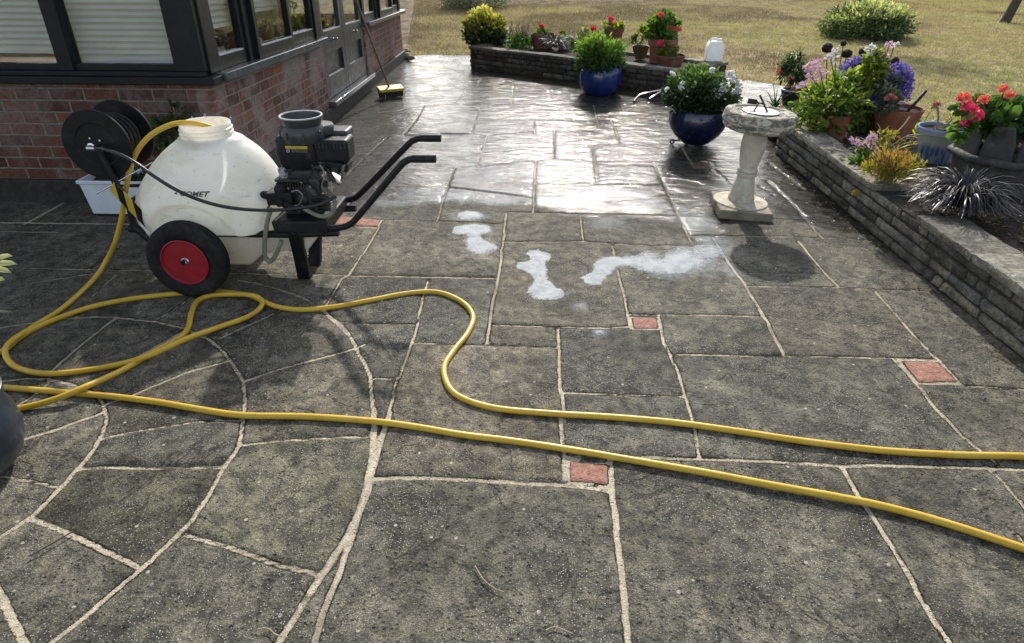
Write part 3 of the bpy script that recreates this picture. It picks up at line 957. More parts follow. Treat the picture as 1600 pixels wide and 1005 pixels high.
# doors
th = MB(); th.span((HX - .12, D0 - .05, .15), (HX + .075, D1 + .05, .205)); th.build('threshold', M_sill, house, bevel=.008)
for y0, y1, lab in ((D0, DM - .003, 0), (DM + .003, D1, 1)):
    dx0, dx1 = HX - .06, HX - .015
    d = MB(); st = .105
    zb, zp0, zp1, zg, zt = .208, .43, .655, .87, EZ - .12
    d.span((dx0, y0, zb), (dx1, y0 + st, zt)); d.span((dx0, y1 - st, zb), (dx1, y1, zt))
    d.span((dx0, y0 + st, zb), (dx1, y1 - st, zp0)); d.span((dx0, y0 + st, zp1), (dx1, y1 - st, zg)); d.span((dx0, y0 + st, zt - .09), (dx1, y1 - st, zt))
    do = d.build('door', M_door, house, bevel=.004)
    MB().span((dx0 + .004, y0 + st, zp0), (dx0 + .016, y1 - st, zp1)).build('door_panel', M_door, do, smooth=False)
    MB().span((dx0 + .02, y0 + st, zg), (dx0 + .024, y1 - st, zt - .09)).build('pane', M_glass, do, smooth=False)
    MB().span((dx1 - .014, y0 + st, zg), (dx1 + .003, y1 - st, zg + .012)).build('glazing_bead', M_trim, do)
    b = MB(); b.span((dx1 - .014, y0 + st, zp0 - .001), (dx1 + .003, y0 + st + (y1 - y0 - 2 * st) * (.85 if lab == 0 else .4), zp0 + .010))
    b.build('panel_bead', M_trim, do)
    MB().lathe([(.018, 0), (.018, .006), (.009, .010), (.009, .03), (.020, .036), (.020, .046), (0, .05)], (dx1, (y0 + y1) / 2, .774), 14, 'x').build('lock', M_steel, do)
# roof, unseen and made opaque so it shades the paving, ceiling edge, inside floor
r = MB()
r.add([(XL, HY - .18, EZ), (HX + .18, HY - .18, EZ), (HX + .18, HYF + .18, EZ), (XL, HYF + .18, EZ), (XL, HY + 2.2, EZ + .85), (HX - 1.8, HY + 2.2, EZ + .85), (HX - 1.8, HYF - 2.0, EZ + .85), (XL, HYF - 2.0, EZ + .85)],
      [(3, 2, 1, 0), (0, 1, 5, 4), (1, 2, 6, 5), (2, 3, 7, 6), (4, 5, 6, 7), (0, 4, 7, 3)])
r.build('roof', M_roof, house, smooth=False)
MB().span((XL, HY + .13, .0), (HX - .13, HYF - .13, .14)).build('inside_floor', M_floorin, house, smooth=False)
MB().span((XL - .1, HY, .1), (XL, HYF, EZ)).build('end_wall', M_brick_y, house, smooth=False)


def blind(name, label, a, b, zb, along, plane, n_amp=.012, pitch=.037):
    """pleated blind between a and b (along x or y) hanging from the head rail to zb"""
    zs = np.arange(zb + .02, EZ - .11, pitch / 2)
    vs, fs = [], []
    m = 14
    for i, z in enumerate(zs):
        off = n_amp * (1 if i % 2 else -1)
        for k in range(m + 1):
            u = a + (b - a) * k / m
            vs.append((u, plane + off, z) if along == 'x' else (plane + off, u, z))
    for i in range(len(zs) - 1):
        for k in range(m):
            q_ = i * (m + 1) + k
            fs.append((q_, q_ + 1, q_ + m + 2, q_ + m + 1))
    t = thing(name, label, 'blind', ((a + b) / 2, plane, zb) if along == 'x' else (plane, (a + b) / 2, zb), 'pleated window blinds')
    mb = MB(); mb.add(vs, fs); mb.build('pleated_fabric', M_blind, t, angle=15)
    r_ = MB()
    if along == 'x': r_.span((a, plane - .012, zb), (b, plane + .012, zb + .022))
    else: r_.span((plane - .012, a, zb), (plane + .012, b, zb + .022))
    r_.build('bottom_rail', M_blind, t)
    return t


blind('window_blind', 'grey pleated blind in the front window cut by the left edge of the photo', -3.88, -3.0, .95, 'x', HY + .10)
blind('window_blind', 'broad grey pleated blind nearly reaching the sill, left of the corner post', -2.985, HX - .16, .895, 'x', HY + .10)
blind('window_blind', 'white pleated blind half lowered in the narrow side window at the corner post', 4.54, 5.12, 1.08, 'y', HX - .092)
blind('window_blind', 'short white pleated blind at the top of the opening side window', 5.14, 5.96, 1.14, 'y', HX - .092)


def settle(root):
    for ch in root.children:
        o0 = wloc(ch)
        if ch.type == 'MESH':
            co = np.zeros(len(ch.data.vertices) * 3, np.float32)
            ch.data.vertices.foreach_get('co', co)
            co = co.reshape(-1, 3)
            wy = co[:, 1] + o0.y
            co[:, 2] = (co[:, 2] + o0.z) * (1 - HK * (wy - HY)) - o0.z
            ch.data.vertices.foreach_set('co', co.ravel())
            ch.data.update()
        settle(ch)


settle(house)
for o in list(COL.objects):
    if o.name.startswith('window_blind'): settle(o)
# ------------------------------------------------------------------ stone walls
def wallstone_material(name, dark=1.0):
    t = T(name)
    o = t.pos()
    a = t.noise(o, 7, 7, .65); b = t.noise(o, 45, 7, .72)
    rv = t.attr('rnd')
    c = t.ramp(rv, [(0, (.060, .056, .050)), (.35, (.115, .108, .094)), (.6, (.165, .150, .120)), (.8, (.100, .100, .096)), (1, (.19, .178, .15))])
    c = t.mix(t.step(a, .35, .65), t.mix(1.0, c, (.6, .6, .6), 'MULTIPLY'), t.mix(1.0, c, (1.25, 1.25, 1.2), 'MULTIPLY'))
    c = t.mix(t.step(b, .3, .7), t.mix(1.0, c, (.55, .55, .55), 'MULTIPLY'), t.mix(1.0, c, (1.45, 1.45, 1.4), 'MULTIPLY'))
    li = t.step(t.noise(o, 16, 6, .7, .4), .60, .70, 0, .55)
    c = t.mix(li, c, (.30, .30, .25))
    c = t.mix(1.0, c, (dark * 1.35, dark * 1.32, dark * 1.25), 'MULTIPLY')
    v = t.voro(o, 130)
    n = t.bump(t.math('ADD', t.math('ADD', b, t.math('MULTIPLY', a, .8)), t.math('MULTIPLY', v, -.3)), 1.0, .012)
    return t.done(t.bsdf(col=c, rough=.88, normal=n, spec=.25))


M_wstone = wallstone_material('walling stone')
M_wstone_shade = wallstone_material('shaded walling stone', .55)  # darker copy for the planter wall, shade put into its colour
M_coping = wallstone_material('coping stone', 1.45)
M_wmortar = simple('recessed dark mortar', (.045, .042, .036), .95, 0, .4, 20, .6, 60, .1)


def knots(i, n, e):
    return 0.0 if i == 0 else 1.0 if i == n else e + (1 - 2 * e) * (i - 1) / (n - 2)


def stone_block(mb, p, u, n, L, H, D, rough=.006, nx=6, nz=3, rnd=.5, back=.06):
    """rough faced stone: p = lower start corner on the face line, u along, n outward"""
    mb.rnd = rnd
    u, n, p = Vector(u), Vector(n), Vector(p)
    vs = []
    sx = random.uniform(-50, 50)
    for j in range(nz + 1):
        for i in range(nx + 1):
            a, b = knots(i, nx, .007 / L), knots(j, nz, .007 / H)
            ex = min(a, 1 - a) * L; ez = min(b, 1 - b) * H
            rd = -.010 * (1 - min(1, ex / .008)) ** 2 - .010 * (1 - min(1, ez / .008)) ** 2
            q = p + u * (a * L) + Vector((0, 0, b * H))
            d = D + rd + rough * (mnoise.noise((q * 22) + Vector((sx, 0, 0))) + .5 * mnoise.noise(q * 60))
            jit = Vector((0, 0, .003 * mnoise.noise(q * 13 + Vector((0, sx, 0)))))
            vs.append(q + n * d + jit + u * (.003 * mnoise.noise(q * 15 + Vector((0, 0, sx)))))
    m = nx + 1
    fs = [(j * m + i, j * m + i + 1, (j + 1) * m + i + 1, (j + 1) * m + i) for j in range(nz) for i in range(nx)]
    ring = [i for i in range(m)] + [j * m + nx for j in range(1, nz + 1)] + [nz * m + i for i in range(nx - 1, -1, -1)] + [j * m for j in range(nz - 1, 0, -1)]
    b0 = len(vs)
    for k in ring: vs.append(vs[k] - n * back)
    R = len(ring)
    fs += [(ring[k], b0 + k, b0 + (k + 1) % R, ring[(k + 1) % R]) for k in range(R)]
    mb.add(vs, fs)


def stone_courses(mb, a, b, n, heights, z0, lmin, lmax, D=.0, gap=.010, rough=.006):
    a, b = Vector((*a, 0)), Vector((*b, 0))
    u = (b - a); L = u.length; u.normalize()
    z = z0
    for ci, h in enumerate(heights):
        x = random.uniform(-.5, 0) * lmax
        while x < L:
            l = random.uniform(lmin, lmax) if random.random() > .15 else random.uniform(.4, .7) * lmin
            x0, x1 = max(x, 0), min(x + l, L)
            if x1 - x0 > .03:
                p = a + u * (x0 + gap / 2) + Vector((0, 0, z + gap / 2))
                stone_block(mb, p, u, n, x1 - x0 - gap, h - gap, D + random.uniform(-.007, .007), rough, max(4, int(l / .03)), 4, random.random())
            x += l
        z += h


def coping_slab(mb, quad, z0, z1, rnd):
    """quad: 4 xy corners (front a, front b, back b, back a); rough edged flag"""
    mb.rnd = rnd
    nu, nv = 9, 4
    Q = [Vector((*q, 0)) for q in quad]
    top, s = [], random.uniform(-40, 40)
    for j in range(nv + 1):
        for i in range(nu + 1):
            a, b = i / nu, j / nv
            q = (Q[0] * (1 - a) + Q[1] * a) * (1 - b) + (Q[3] * (1 - a) + Q[2] * a) * b
            e = min(a, 1 - a, b, 1 - b) == 0
            q = q + Vector((mnoise.noise(q * 14 + Vector((s, 0, 0))), mnoise.noise(q * 14 + Vector((0, s, 0))), 0)) * (.012 if e else .0)
            q.z = z1 + .006 * mnoise.noise(q * 9 + Vector((0, 0, s))) - (.005 if e else 0)
            top.append(q)
    m = nu + 1
    fs = [(j * m + i, j * m + i + 1, (j + 1) * m + i + 1, (j + 1) * m + i) for j in range(nv) for i in range(nu)]
    ring = [i for i in range(m)] + [j * m + nu for j in range(1, nv + 1)] + [nv * m + i for i in range(nu - 1, -1, -1)] + [j * m for j in range(nv - 1, 0, -1)]
    vs = list(top); R = len(ring); b0 = len(vs)
    mid = []
    for k in ring:
        q = top[k].copy(); q.z = (z0 + z1) / 2 + .004 * mnoise.noise(q * 40)
        c = (Q[0] + Q[2]) / 2
        d = Vector((q.x - c.x, q.y - c.y, 0)).normalized()
        vs.append(q + d * (.006 + .006 * mnoise.noise(q * 30)))
    for k in ring:
        q = top[k].copy(); q.z = z0; vs.append(q)
    fs += [(ring[k], b0 + k, b0 + (k + 1) % R, ring[(k + 1) % R]) for k in range(R)]
    fs += [(b0 + k, b0 + R + k, b0 + R + (k + 1) % R, b0 + (k + 1) % R) for k in range(R)]
    fs.append(tuple(b0 + R + k for k in range(R)))
    mb.add(vs, fs)


# right hand retaining wall
rw = thing('retaining_wall', 'low rough grey stone retaining wall along the right side of the patio', 'wall', (rwx(3), 3, 0))
Y0, Y1 = 5.78, -.4
nw = Vector((-1, -.045, 0)).normalized()
mb = MB()
stone_courses(mb, (rwx(Y0), Y0), (rwx(Y1), Y1), nw, [.062, .060, .064, .060], 0, .14, .40, 0, .012, .013)
stone_courses(mb, (rwx(Y0) + .22, Y0), (rwx(Y0), Y0), Vector((0, 1, 0)), [.062, .060, .064, .060], 0, .10, .16, 0, .012, .008)
mb.build('stone_course', M_wstone, rw, angle=60)
mb = MB()
mb.add([(rwx(Y0) + .012, Y0 - .01, -.05), (rwx(Y1) + .012, Y1, -.05), (rwx(Y1) + .2, Y1, -.05), (rwx(Y0) + .2, Y0 - .01, -.05), (rwx(Y0) + .012, Y0 - .01, .246), (rwx(Y1) + .012, Y1, .246), (rwx(Y1) + .2, Y1, .246), (rwx(Y0) + .2, Y0 - .01, .246)],
       [(0, 1, 5, 4), (1, 2, 6, 5), (2, 3, 7, 6), (3, 0, 4, 7), (4, 5, 6, 7)])
mb.build('mortar_core', M_wmortar, rw, smooth=False)
mb = MB()
y = Y0 + .01
while y > Y1:
    l = random.uniform(.30, .55)
    yb = max(y - l, Y1)
    if not (3.72 < (y + yb) / 2 < 4.12):
        x0a, x0b = rwx(y) - .018, rwx(yb) - .018
        wd = random.uniform(.18, .24)
        coping_slab(mb, [(x0a, y - .004), (x0b, yb + .004), (x0b + wd, yb + .004), (x0a + wd, y - .004)], .246, .290 + random.uniform(-.004, .004), random.random())
    y = yb
mb.build('coping', M_coping, rw, angle=50)

# planter wall at the back
PA, PC, PD, PE = (-1.045, 9.84), (1.515, 8.075), (2.17, 8.66), (-.50, 10.75)
pw = thing('stone_planter', 'dark low stone planter wall across the back of the patio, full of pots', 'planter', (.2, 9, 0))


def nrm2(a, b, inside):
    u = Vector((b[0] - a[0], b[1] - a[1], 0)); n = Vector((u.y, -u.x, 0)).normalized()
    m = Vector(((a[0] + b[0]) / 2, (a[1] + b[1]) / 2, 0))
    return n if (Vector((*inside, 0)) - m).dot(n) < 0 else -n


ctr = (.5, 9.4)
mb, cp = MB(), MB()
for a, b in ((PA, PC), (PC, PD), (PD, PE), (PE, PA)):
    n_ = nrm2(a, b, ctr)
    stone_courses(mb, a, b, n_, [.062, .062, .062, .060], 0, .14, .34, 0, .009, .005)
    L = (Vector((*b, 0)) - Vector((*a, 0))).length; u = (Vector((*b, 0)) - Vector((*a, 0))).normalized()
    x = 0
    while x < L - .05:
        l = min(random.uniform(.3, .5), L - x)
        p, q_ = Vector((*a, 0)) + u * (x + .003) + n_ * .014, Vector((*a, 0)) + u * (x + l - .003) + n_ * .014
        r_ = q_ - n_ * .15; s_ = p - n_ * .15
        if x == 0: s_ = s_ + u * .1
        if x + l >= L - .06: r_ = r_ - u * .1
        coping_slab(cp, [(p.x, p.y), (q_.x, q_.y), (r_.x, r_.y), (s_.x, s_.y)], .246, .285 + random.uniform(-.003, .003), random.random())
        x += l
mb.build('stone_course', M_wstone_shade, pw, angle=60)
cp.build('coping', wallstone_material('planter coping', .95), pw, angle=50)
mb = MB()
k_ = .99
mb.prism([((p[0] - ctr[0]) * k_ + ctr[0], (p[1] - ctr[1]) * k_ + ctr[1]) for p in (PA, PC, PD, PE)], -.05, .247)
mb.build('soil_fill', M_soil, pw, smooth=False)

# ------------------------------------------------------------------ pressure washer cart
def tank_material():
    t = T('translucent white tank plastic')
    o = t.pos()
    a = t.noise(o, 6, 6, .65, .4); b = t.noise(o, 40, 6, .7)
    z = t.n('SeparateXYZ', {0: o}).outputs[2]
    c = t.mix(t.step(a, .42, .68), (.90, .90, .885), (.80, .795, .75))
    sc = t.math('MULTIPLY', t.step(t.noise(t.scalev(o, (1, 1, 3)), 11, 8, .75, 1.2), .56, .68), .45)
    c = t.mix(sc, c, (.36, .34, .30))
    c = t.mix(t.step(z, .32, .12, 0, .45), c, (.55, .47, .27))
    c = t.mix(t.math('MULTIPLY', t.step(t.voro(o, 20), .12, .05), .35), c, (.25, .24, .22))
    p = t.bsdf(col=c, rough=.32, spec=.4, normal=t.bump(t.math('ADD', a, t.math('MULTIPLY', b, .15)), .25, .03), sss=.25)
    tr = t.n('BsdfTranslucent', {'Color': t.mix(1.0, c, (1.0, 1.0, .94), 'MULTIPLY')})
    return t.done(t.n('MixShader', {0: .48, 1: p.outputs[0], 2: tr.outputs[0]}))


M_tank = tank_material()
M_black = simple('black enamel', (.009, .009, .010), .40, 0, .3, 14, .15, 80, .25, (.03, .029, .027))
M_blackp = simple('black plastic', (.012, .012, .013), .5, 0, .3, 20, .3, 120, .25, (.045, .043, .04))
M_rubber = simple('tyre rubber', (.014, .014, .014), .8, 0, .35, 14, .4, 90, .25, (.05, .047, .042))
M_red = simple('red wheel paint', (.30, .012, .022), .38, 0, .22, 10, .1, 60, .5, (.20, .03, .03))
M_alloy = simple('dirty cast alloy', (.20, .20, .19), .42, .85, .35, 22, .4, 90)
M_engine = simple('oily engine casting', (.040, .041, .042), .46, .35, .45, 26, .6, 110, .5, (.09, .085, .075))
M_collar = simple('grey blue plastic collar', (.030, .035, .037), .36, 0, .25, 14, .2, 70, .5, (.13, .14, .14))
M_rim = simple('worn pale rim', (.42, .44, .44), .4, 0, .2, 30)
M_yellow = simple('yellow sticker', (.50, .36, .03), .45, 0, .2, 20)
M_clear = simple('milky hose', (.20, .20, .145), .28, 0, .3, 20, .1, 50, .5)
M_chrome = simple('zinc plated fitting', (.52, .53, .54), .25, 1, .2, 30)

cart = thing('pressure_washer', 'white tank pressure washer barrow with petrol engine and red wheels beside the brick wall', 'pressure washer', (-1.7, 3.3, 0))
# tank: squat bell shape, pinched over the wheels
prof = [(.0, .085), (.20, .088), (.27, .10), (.315, .14), (.345, .19), (.368, .25), (.382, .31), (.388, .37), (.384, .43), (.362, .485), (.327, .545), (.290, .60), (.248, .648), (.208, .684), (.175, .709), (.155, .726), (.140, .733)]
pr = catmull([(r, z, 0) for r, z in prof], 4)
TY = 3.30
tcx = lambda z: -1.722 + .068 * max(0, (z - .35) / .4)
vs, SEGT = [], 96
WC = (-1.752, 2.99, .205)
for r, z, _ in pr:
    for k in range(SEGT):
        a = 2 * math.pi * k / SEGT
        e = .86
        cx_, cy_ = math.copysign(abs(math.cos(a)) ** e, math.cos(a)), math.copysign(abs(math.sin(a)) ** e, math.sin(a))
        x, y = tcx(z) + r * cx_, TY + r * .70 * cy_
        # moulded shoulder lines
        y += .010 * math.sin(a) * math.exp(-((z - .50 + .25 * (x + 1.55)) / .03) ** 2)
        for wy, sgn in ((2.99, -1), (3.61, 1)):
            dw = math.hypot(x - WC[0], z - WC[2])
            f = max(0, min(1, (.262 - dw) / .03)); f = f * f * (3 - 2 * f)
            lim = TY + sgn * .215
            if (y - lim) * sgn > 0: y = y + (lim - y) * f
        l_ = max(0, min(1, (x + 1.86) / .24)); l_ = l_ * l_ * (3 - 2 * l_)
        vs.append((x, y, max(z, .085 + .205 * l_)))
fs = []
for i in range(len(pr) - 1):
    for k in range(SEGT):
        l = (k + 1) % SEGT
        fs.append((i * SEGT + k, i * SEGT + l, (i + 1) * SEGT + l, (i + 1) * SEGT + k))
tank_v, tank_f = vs, fs
mb = MB(); mb.add(vs, fs)
tank = mb.build('tank', M_tank, cart, angle=50)
nc = (tcx(.75) - .018, TY, 0)
mb = MB()
mb.lathe([(.140, .730), (.130, .734), (.121, .737), (.121, .747), (.127, .750), (.127, .755), (.121, .758), (.121, .766), (.126, .769), (.126, .774), (.120, .777), (.120, .797), (.116, .801), (.111, .797), (.110, .73), (.12, .69)], nc, 48)
mb.build('neck', M_tank, tank, angle=50)
# maker's name on the tank, wrapped on its face
from mathutils.bvhtree import BVHTree
TBVH = BVHTree.FromPolygons([Vector(v) for v in tank_v], tank_f)


def surf_y(x, z):
    h = TBVH.ray_cast(Vector((x, 2.0, z)), Vector((0, 1, 0)))
    return h[0].y if h[0] is not None else TY


def lettering(txt, x, z, size, mat, name, parent, off, extrude=.0015, yf=None, shear=.35, thick=.0):
    cu = bpy.data.curves.new('txt', 'FONT')
    cu.body = txt; cu.size = size; cu.shear = shear; cu.offset = thick; cu.extrude = 0; cu.space_character = 1.08
    tmp = bpy.data.objects.new('txt', cu)
    COL.objects.link(tmp)
    dg = bpy.context.evaluated_depsgraph_get()
    me = bpy.data.meshes.new_from_object(tmp.evaluated_get(dg))
    bpy.data.objects.remove(tmp)
    import bmesh
    bm = bmesh.new(); bm.from_mesh(me)
    bmesh.ops.triangulate(bm, faces=bm.faces)
    bmesh.ops.subdivide_edges(bm, edges=bm.edges, cuts=1, use_grid_fill=True)
    V_ = [(x + v.co.x * 1.25, 0, z + v.co.y) for v in bm.verts]
    F_ = [tuple(v.index for v in f.verts) for f in bm.faces]
    bm.free()
    m = MB(); m.add([(a, (yf if yf is not None else surf_y(a, c)) - off, c) for a, _, c in V_], F_)
    o = m.build(name, mat, parent, smooth=False)
    sd = o.modifiers.new('thick', 'SOLIDIFY'); sd.thickness = extrude; sd.offset = 0
    return o


M_ink = simple('black printed ink', (.012, .012, .014), .5)
M_inkl = simple('grey printed ink', (.33, .33, .33), .5)
tx0, tz0 = ay(277, 310, 3.03)[0], ay(277, 308.5, 3.03)[2]
lettering('COMET', tx0, tz0, .032, M_ink, 'lettering', tank, .003, thick=.0010)
lettering('COMET', tx0 + .0003, tz0 + .0005, .0315, M_inkl, 'lettering', tank, .0050, thick=-.0010)
mb = MB(); mb.add([(tx0 - .026, surf_y(tx0 - .026, tz0 + .010) - .004, tz0 + .010), (tx0 - .010, surf_y(tx0 - .010, tz0 + .010) - .004, tz0 + .017), (tx0 - .010, surf_y(tx0 - .010, tz0 + .010) - .004, tz0 + .003)], [(0, 1, 2)])
mb.build('logo_arrow', M_ink, tank, smooth=False)
# sump under the frame
mb = MB(); mb.prism_y([(-1.68, .285), (-1.13, .282), (-1.20, .19), (-1.44, .165), (-1.52, .095), (-1.66, .095)], 3.15, 3.46)
mb.build('sump', M_tank, cart, bevel=.012)
# frame
mb = MB()
for yy in (3.125, 3.475):
    mb.tube([(-2.10, yy, .30), (-1.9, yy, .285), (-1.30, yy, .285), (-1.02, yy, .300)], .019, 12)
for xx in (-1.42, -1.10, -2.05): mb.tube([(xx, 3.125, .287), (xx, 3.475, .287)], .015, 10)
mb.tube([(-1.752, 2.93, .205), (-1.752, 3.67, .205)], .012, 10)
for yy in (3.125, 3.475): mb.box((-1.778, yy, .245), (.06, .02, .09))
fr_ = mb.build('frame', M_black, cart, bevel=.002)
# handles
for yy, pts in ((3.12, [(500, 358), (530, 356), (546, 351), (560, 338), (620, 266), (634, 252), (648, 248), (680, 248)]), (3.48, [(505, 316), (535, 313), (550, 311), (566, 300), (636, 228), (648, 219), (660, 216), (688, 216)])):
    P = [ay(x, y, yy) for x, y in pts]
    if yy > 3.2: P = [np.array([-1.12, 3.478, .292])] + P[0:]
    C = catmull(P, 8)
    mb = MB(); mb.tube(C, .0165, 14); h_ = mb.build('handle', M_black, cart)
    e = C[-1]; st = ay(pts[-2][0] - 4, pts[-2][1], yy)
    mb = MB(); mb.tube([st, (st + e) / 2, e + np.array([.004, 0, 0])], [.0195, .020, .0195], 14); mb.build('grip', M_blackp, h_, bevel=.003)
# legs
for yt, foot in ((3.12, gr(477, 434)), (3.49, gr(492, 413))):
    mb = MB()
    top = np.array([foot[0] + .022, yt, .30])
    a, b = top, foot
    vs = []
    for p, wx, wy in ((a, .034, .018), ((a + b) / 2, .033, .018), (b + np.array([0, 0, .002]), .034, .026)):
        for sx, sy in ((-1, -1), (1, -1), (1, 1), (-1, 1)): vs.append((p[0] + sx * wx, p[1] + sy * wy, p[2]))
    fs = [(0, 1, 2, 3), (11, 10, 9, 8)] + [(i * 4 + k, i * 4 + (k + 1) % 4, i * 4 + 4 + (k + 1) % 4, i * 4 + 4 + k) for i in range(2) for k in range(4)]
    mb.add(vs, fs); mb.build('leg', M_black, cart, bevel=.006)
# wheels
for wy, sgn in ((2.99, -1), (3.61, 1)):
    c = (WC[0], wy, .2)
    R_, hw = .198, .048
    tp = [(R_ - .085, -hw * .62), (R_ - .070, -hw * .86), (R_ - .040, -hw), (R_ - .018, -hw * .93), (R_ - .005, -hw * .70), (R_, -hw * .45), (R_ - .004, -hw * .40), (R_ - .004, -hw * .2), (R_, -hw * .15), (R_, hw * .15), (R_ - .004, hw * .2), (R_ - .004, hw * .40), (R_, hw * .45), (R_ - .005, hw * .7), (R_ - .018, hw * .93), (R_ - .040, hw), (R_ - .07, hw * .86), (R_ - .085, hw * .62)]
    mb = MB(); mb.lathe(tp, c, 72, 'y', closed=True)
    wheel = mb.build('wheel', M_rubber, cart, angle=40)
    rp = [(.114, -hw * .70), (.119, -hw * .92), (.115, -hw * .95), (.110, -hw * .80), (.104, -hw * .35), (.090, -hw * .10), (.070, -hw * .10), (.052, -hw * .34), (.036, -hw * .55), (.030, -hw * .60), (.0, -hw * .60), (.0, hw * .5), (.11, hw * .5)]
    mb = MB(); mb.lathe([(r, z * (-sgn)) for r, z in rp], c, 64, 'y')
    for k in range(12):
        a = 2 * math.pi * k / 12
        p0 = np.array([c[0] + math.cos(a) * .040, c[1] + sgn * hw * .46, c[2] + math.sin(a) * .040]); p1 = np.array([c[0] + math.cos(a) * .104, c[1] + sgn * hw * .34, c[2] + math.sin(a) * .104])
        mb.tube([p0, p1], .0048, 6)
    mb.build('rim', M_red, wheel, angle=40)
    mb = MB(); mb.lathe([(0, .030), (.010, .029), (.016, .022), (.018, .010), (.021, .008), (.021, 0)], (c[0], c[1] + sgn * hw * .58, c[2]), 18, 'y') if sgn > 0 else mb.lathe([(0, -.030), (.010, -.029), (.016, -.022), (.018, -.010), (.021, -.008), (.021, 0)], (c[0], c[1] + sgn * hw * .58, c[2]), 18, 'y')
    mb.build('hub_cap', M_chrome, wheel)
# engine
EY = 3.30
A = lambda x, y, Y=EY: ay(x, y, Y)
eng = MB()
ec = A(482, 300); ec[2] += .012
eng.box((ec[0], EY, ec[2] - .01), (.20, .20, .20)); eng.box((ec[0] + .01, EY, ec[2] + .10), (.17, .17, .05)); eng.lathe([(0, -.13), (.075, -.125), (.085, -.10), (.085, 0)], (ec[0] + .01, EY, ec[2] - .01), 28, 'y')
eng.lathe([(0, -.150), (.03, -.148), (.035, -.12), (.035, 0)], (ec[0] + .01, EY, ec[2] - .01), 20, 'y')
engine = eng.build('engine', M_engine, cart, bevel=.012, seg=3)
mb = MB()
f0 = A(436, 288, 3.2); f1 = A(482, 310, 3.2)
for k in range(11):
    x = f0[0] + (f1[0] - f0[0]) * k / 10
    mb.box((x, 3.215, (f0[2] + f1[2]) / 2), (.004, .10, abs(f0[2] - f1[2]) + .03))
mb.box(((f0[0] + f1[0]) / 2, 3.23, f0[2] + .024), (.16, .10, .012))
for k in range(6): mb.box((f1[0] + .07, 3.19, f1[2] - .05 + k * .014), (.09, .06, .004))
mb.build('cooling_fin', M_engine, engine)
for dx, dz, r in ((-.05, .05, .008), (.06, .06, .008), (.075, -.05, .009), (-.06, -.06, .009), (.02, .08, .007)):
    MB().lathe([(0, -.012), (r, -.011), (r, 0)], (ec[0] + dx, EY - .125, ec[2] + dz), 6, 'y').build('bolt', M_alloy, engine)
# air filter housing with sticker
fc = A(470, 241); wv = abs(A(503, 240)[0] - A(437, 240)[0])
zb, zt = ay(470, 257, EY - .08)[2], ay(470, 221, EY - .08)[2]
mb = MB()
n_ = 28
rings = [(.80, zb - .03), (.93, zb), (1.0, (zb + zt) / 2 - .008), (1.0, (zb + zt) / 2 + .002), (.955, (zb + zt) / 2 + .006), (.94, zt), (.84, zt + .014)]
vs = []
for k_, z in rings:
    for i in range(n_):
        a = 2 * math.pi * i / n_
        ex = .42
        vs.append((fc[0] + k_ * wv / 2 * math.copysign(abs(math.cos(a)) ** ex, math.cos(a)), EY + k_ * .085 * math.copysign(abs(math.sin(a)) ** ex, math.sin(a)), z))
fs = [(i * n_ + k, i * n_ + (k + 1) % n_, (i + 1) * n_ + (k + 1) % n_, (i + 1) * n_ + k) for i in range(len(rings) - 1) for k in range(n_)]
fs += [tuple(reversed(range(n_))), tuple((len(rings) - 1) * n_ + k for k in range(n_))]
mb.add(vs, fs); housing = mb.build('filter_housing', M_blackp, engine, angle=40)
ys_ = EY - .085 * .95 - .002
mb = MB(); p0, p1 = ay(446, 232.5, ys_), ay(480, 228.5, ys_); mb.span((p0[0], ys_ - .001, p0[2]), (p1[0], ys_ + .001, p1[2])); mb.build('warning_label', M_yellow, housing, smooth=False)
q0 = ay(450, 236, ys_); mb = MB(); mb.lathe([(.0085, -.001), (.0085, .001), (.0048, .001), (.0048, -.001)], (q0[0], ys_, q0[2]), 20, 'y', closed=True); mb.build('dial_mark', M_rim, housing)
mb = MB(); p0, p1 = ay(456, 239, ys_), ay(480, 233, ys_); mb.span((p0[0], ys_ - .001, p0[2]), (p1[0], ys_ + .001, p1[2])); mb.build('small_label', simple('grey label', (.06, .06, .05), .5), housing, smooth=False)
# collar and open funnel
cc = A(475, 212); rr_ = abs(A(513, 210)[0] - A(442, 210)[0]) / 2
mb = MB(); zc0, zc1 = ay(475, 223, EY - .09)[2], ay(475, 203, EY - .09)[2]
mb.lathe([(rr_ * .90, zc0 - .01), (rr_ * .95, zc0), (rr_ * .97, (zc0 + zc1) / 2), (rr_ * .93, zc1 - .01), (rr_ * .86, zc1 + .006), (.05, zc1 + .01)], (cc[0], EY, 0), 44)
collar = mb.build('collar', M_collar, engine, angle=40)
mb = MB(); mb.lathe([(rr_ * .62, zc0 + .010), (rr_ * .66, zc0 + .02), (rr_ * .66, zc1 - .014), (rr_ * .60, zc1 - .004), (0, zc1)], (cc[0] + rr_ * .56, EY + .05, 0), 36); mb.build('side_cap', M_collar, collar, angle=40)
for k in range(8):
    a = k * math.pi / 4 + .3
    mb = MB(); mb.box((cc[0] + math.cos(a) * rr_ * .95, EY + math.sin(a) * rr_ * .95, (zc0 + zc1) / 2), (.012, .012, .034), rz=a); mb.build('clip', M_collar, collar, bevel=.002)
fcx = A(471, 188); rt_ = abs(A(504, 182)[0] - A(438, 182)[0]) / 2
zt0, zt1 = A(471, 199)[2], A(471, 181)[2]
mb = MB(); mb.lathe([(rt_ * .86, zt0), (rt_ * .90, zt0 + .012), (rt_ * .975, zt1 - .010), (rt_ * .975, zt1), (rt_ * .90, zt1), (rt_ * .88, zt1 - .01), (rt_ * .80, zt0 + .01), (0, zt0 + .008)], (fcx[0], EY, 0), 56)
fun = mb.build('funnel', M_collar, engine, angle=40)
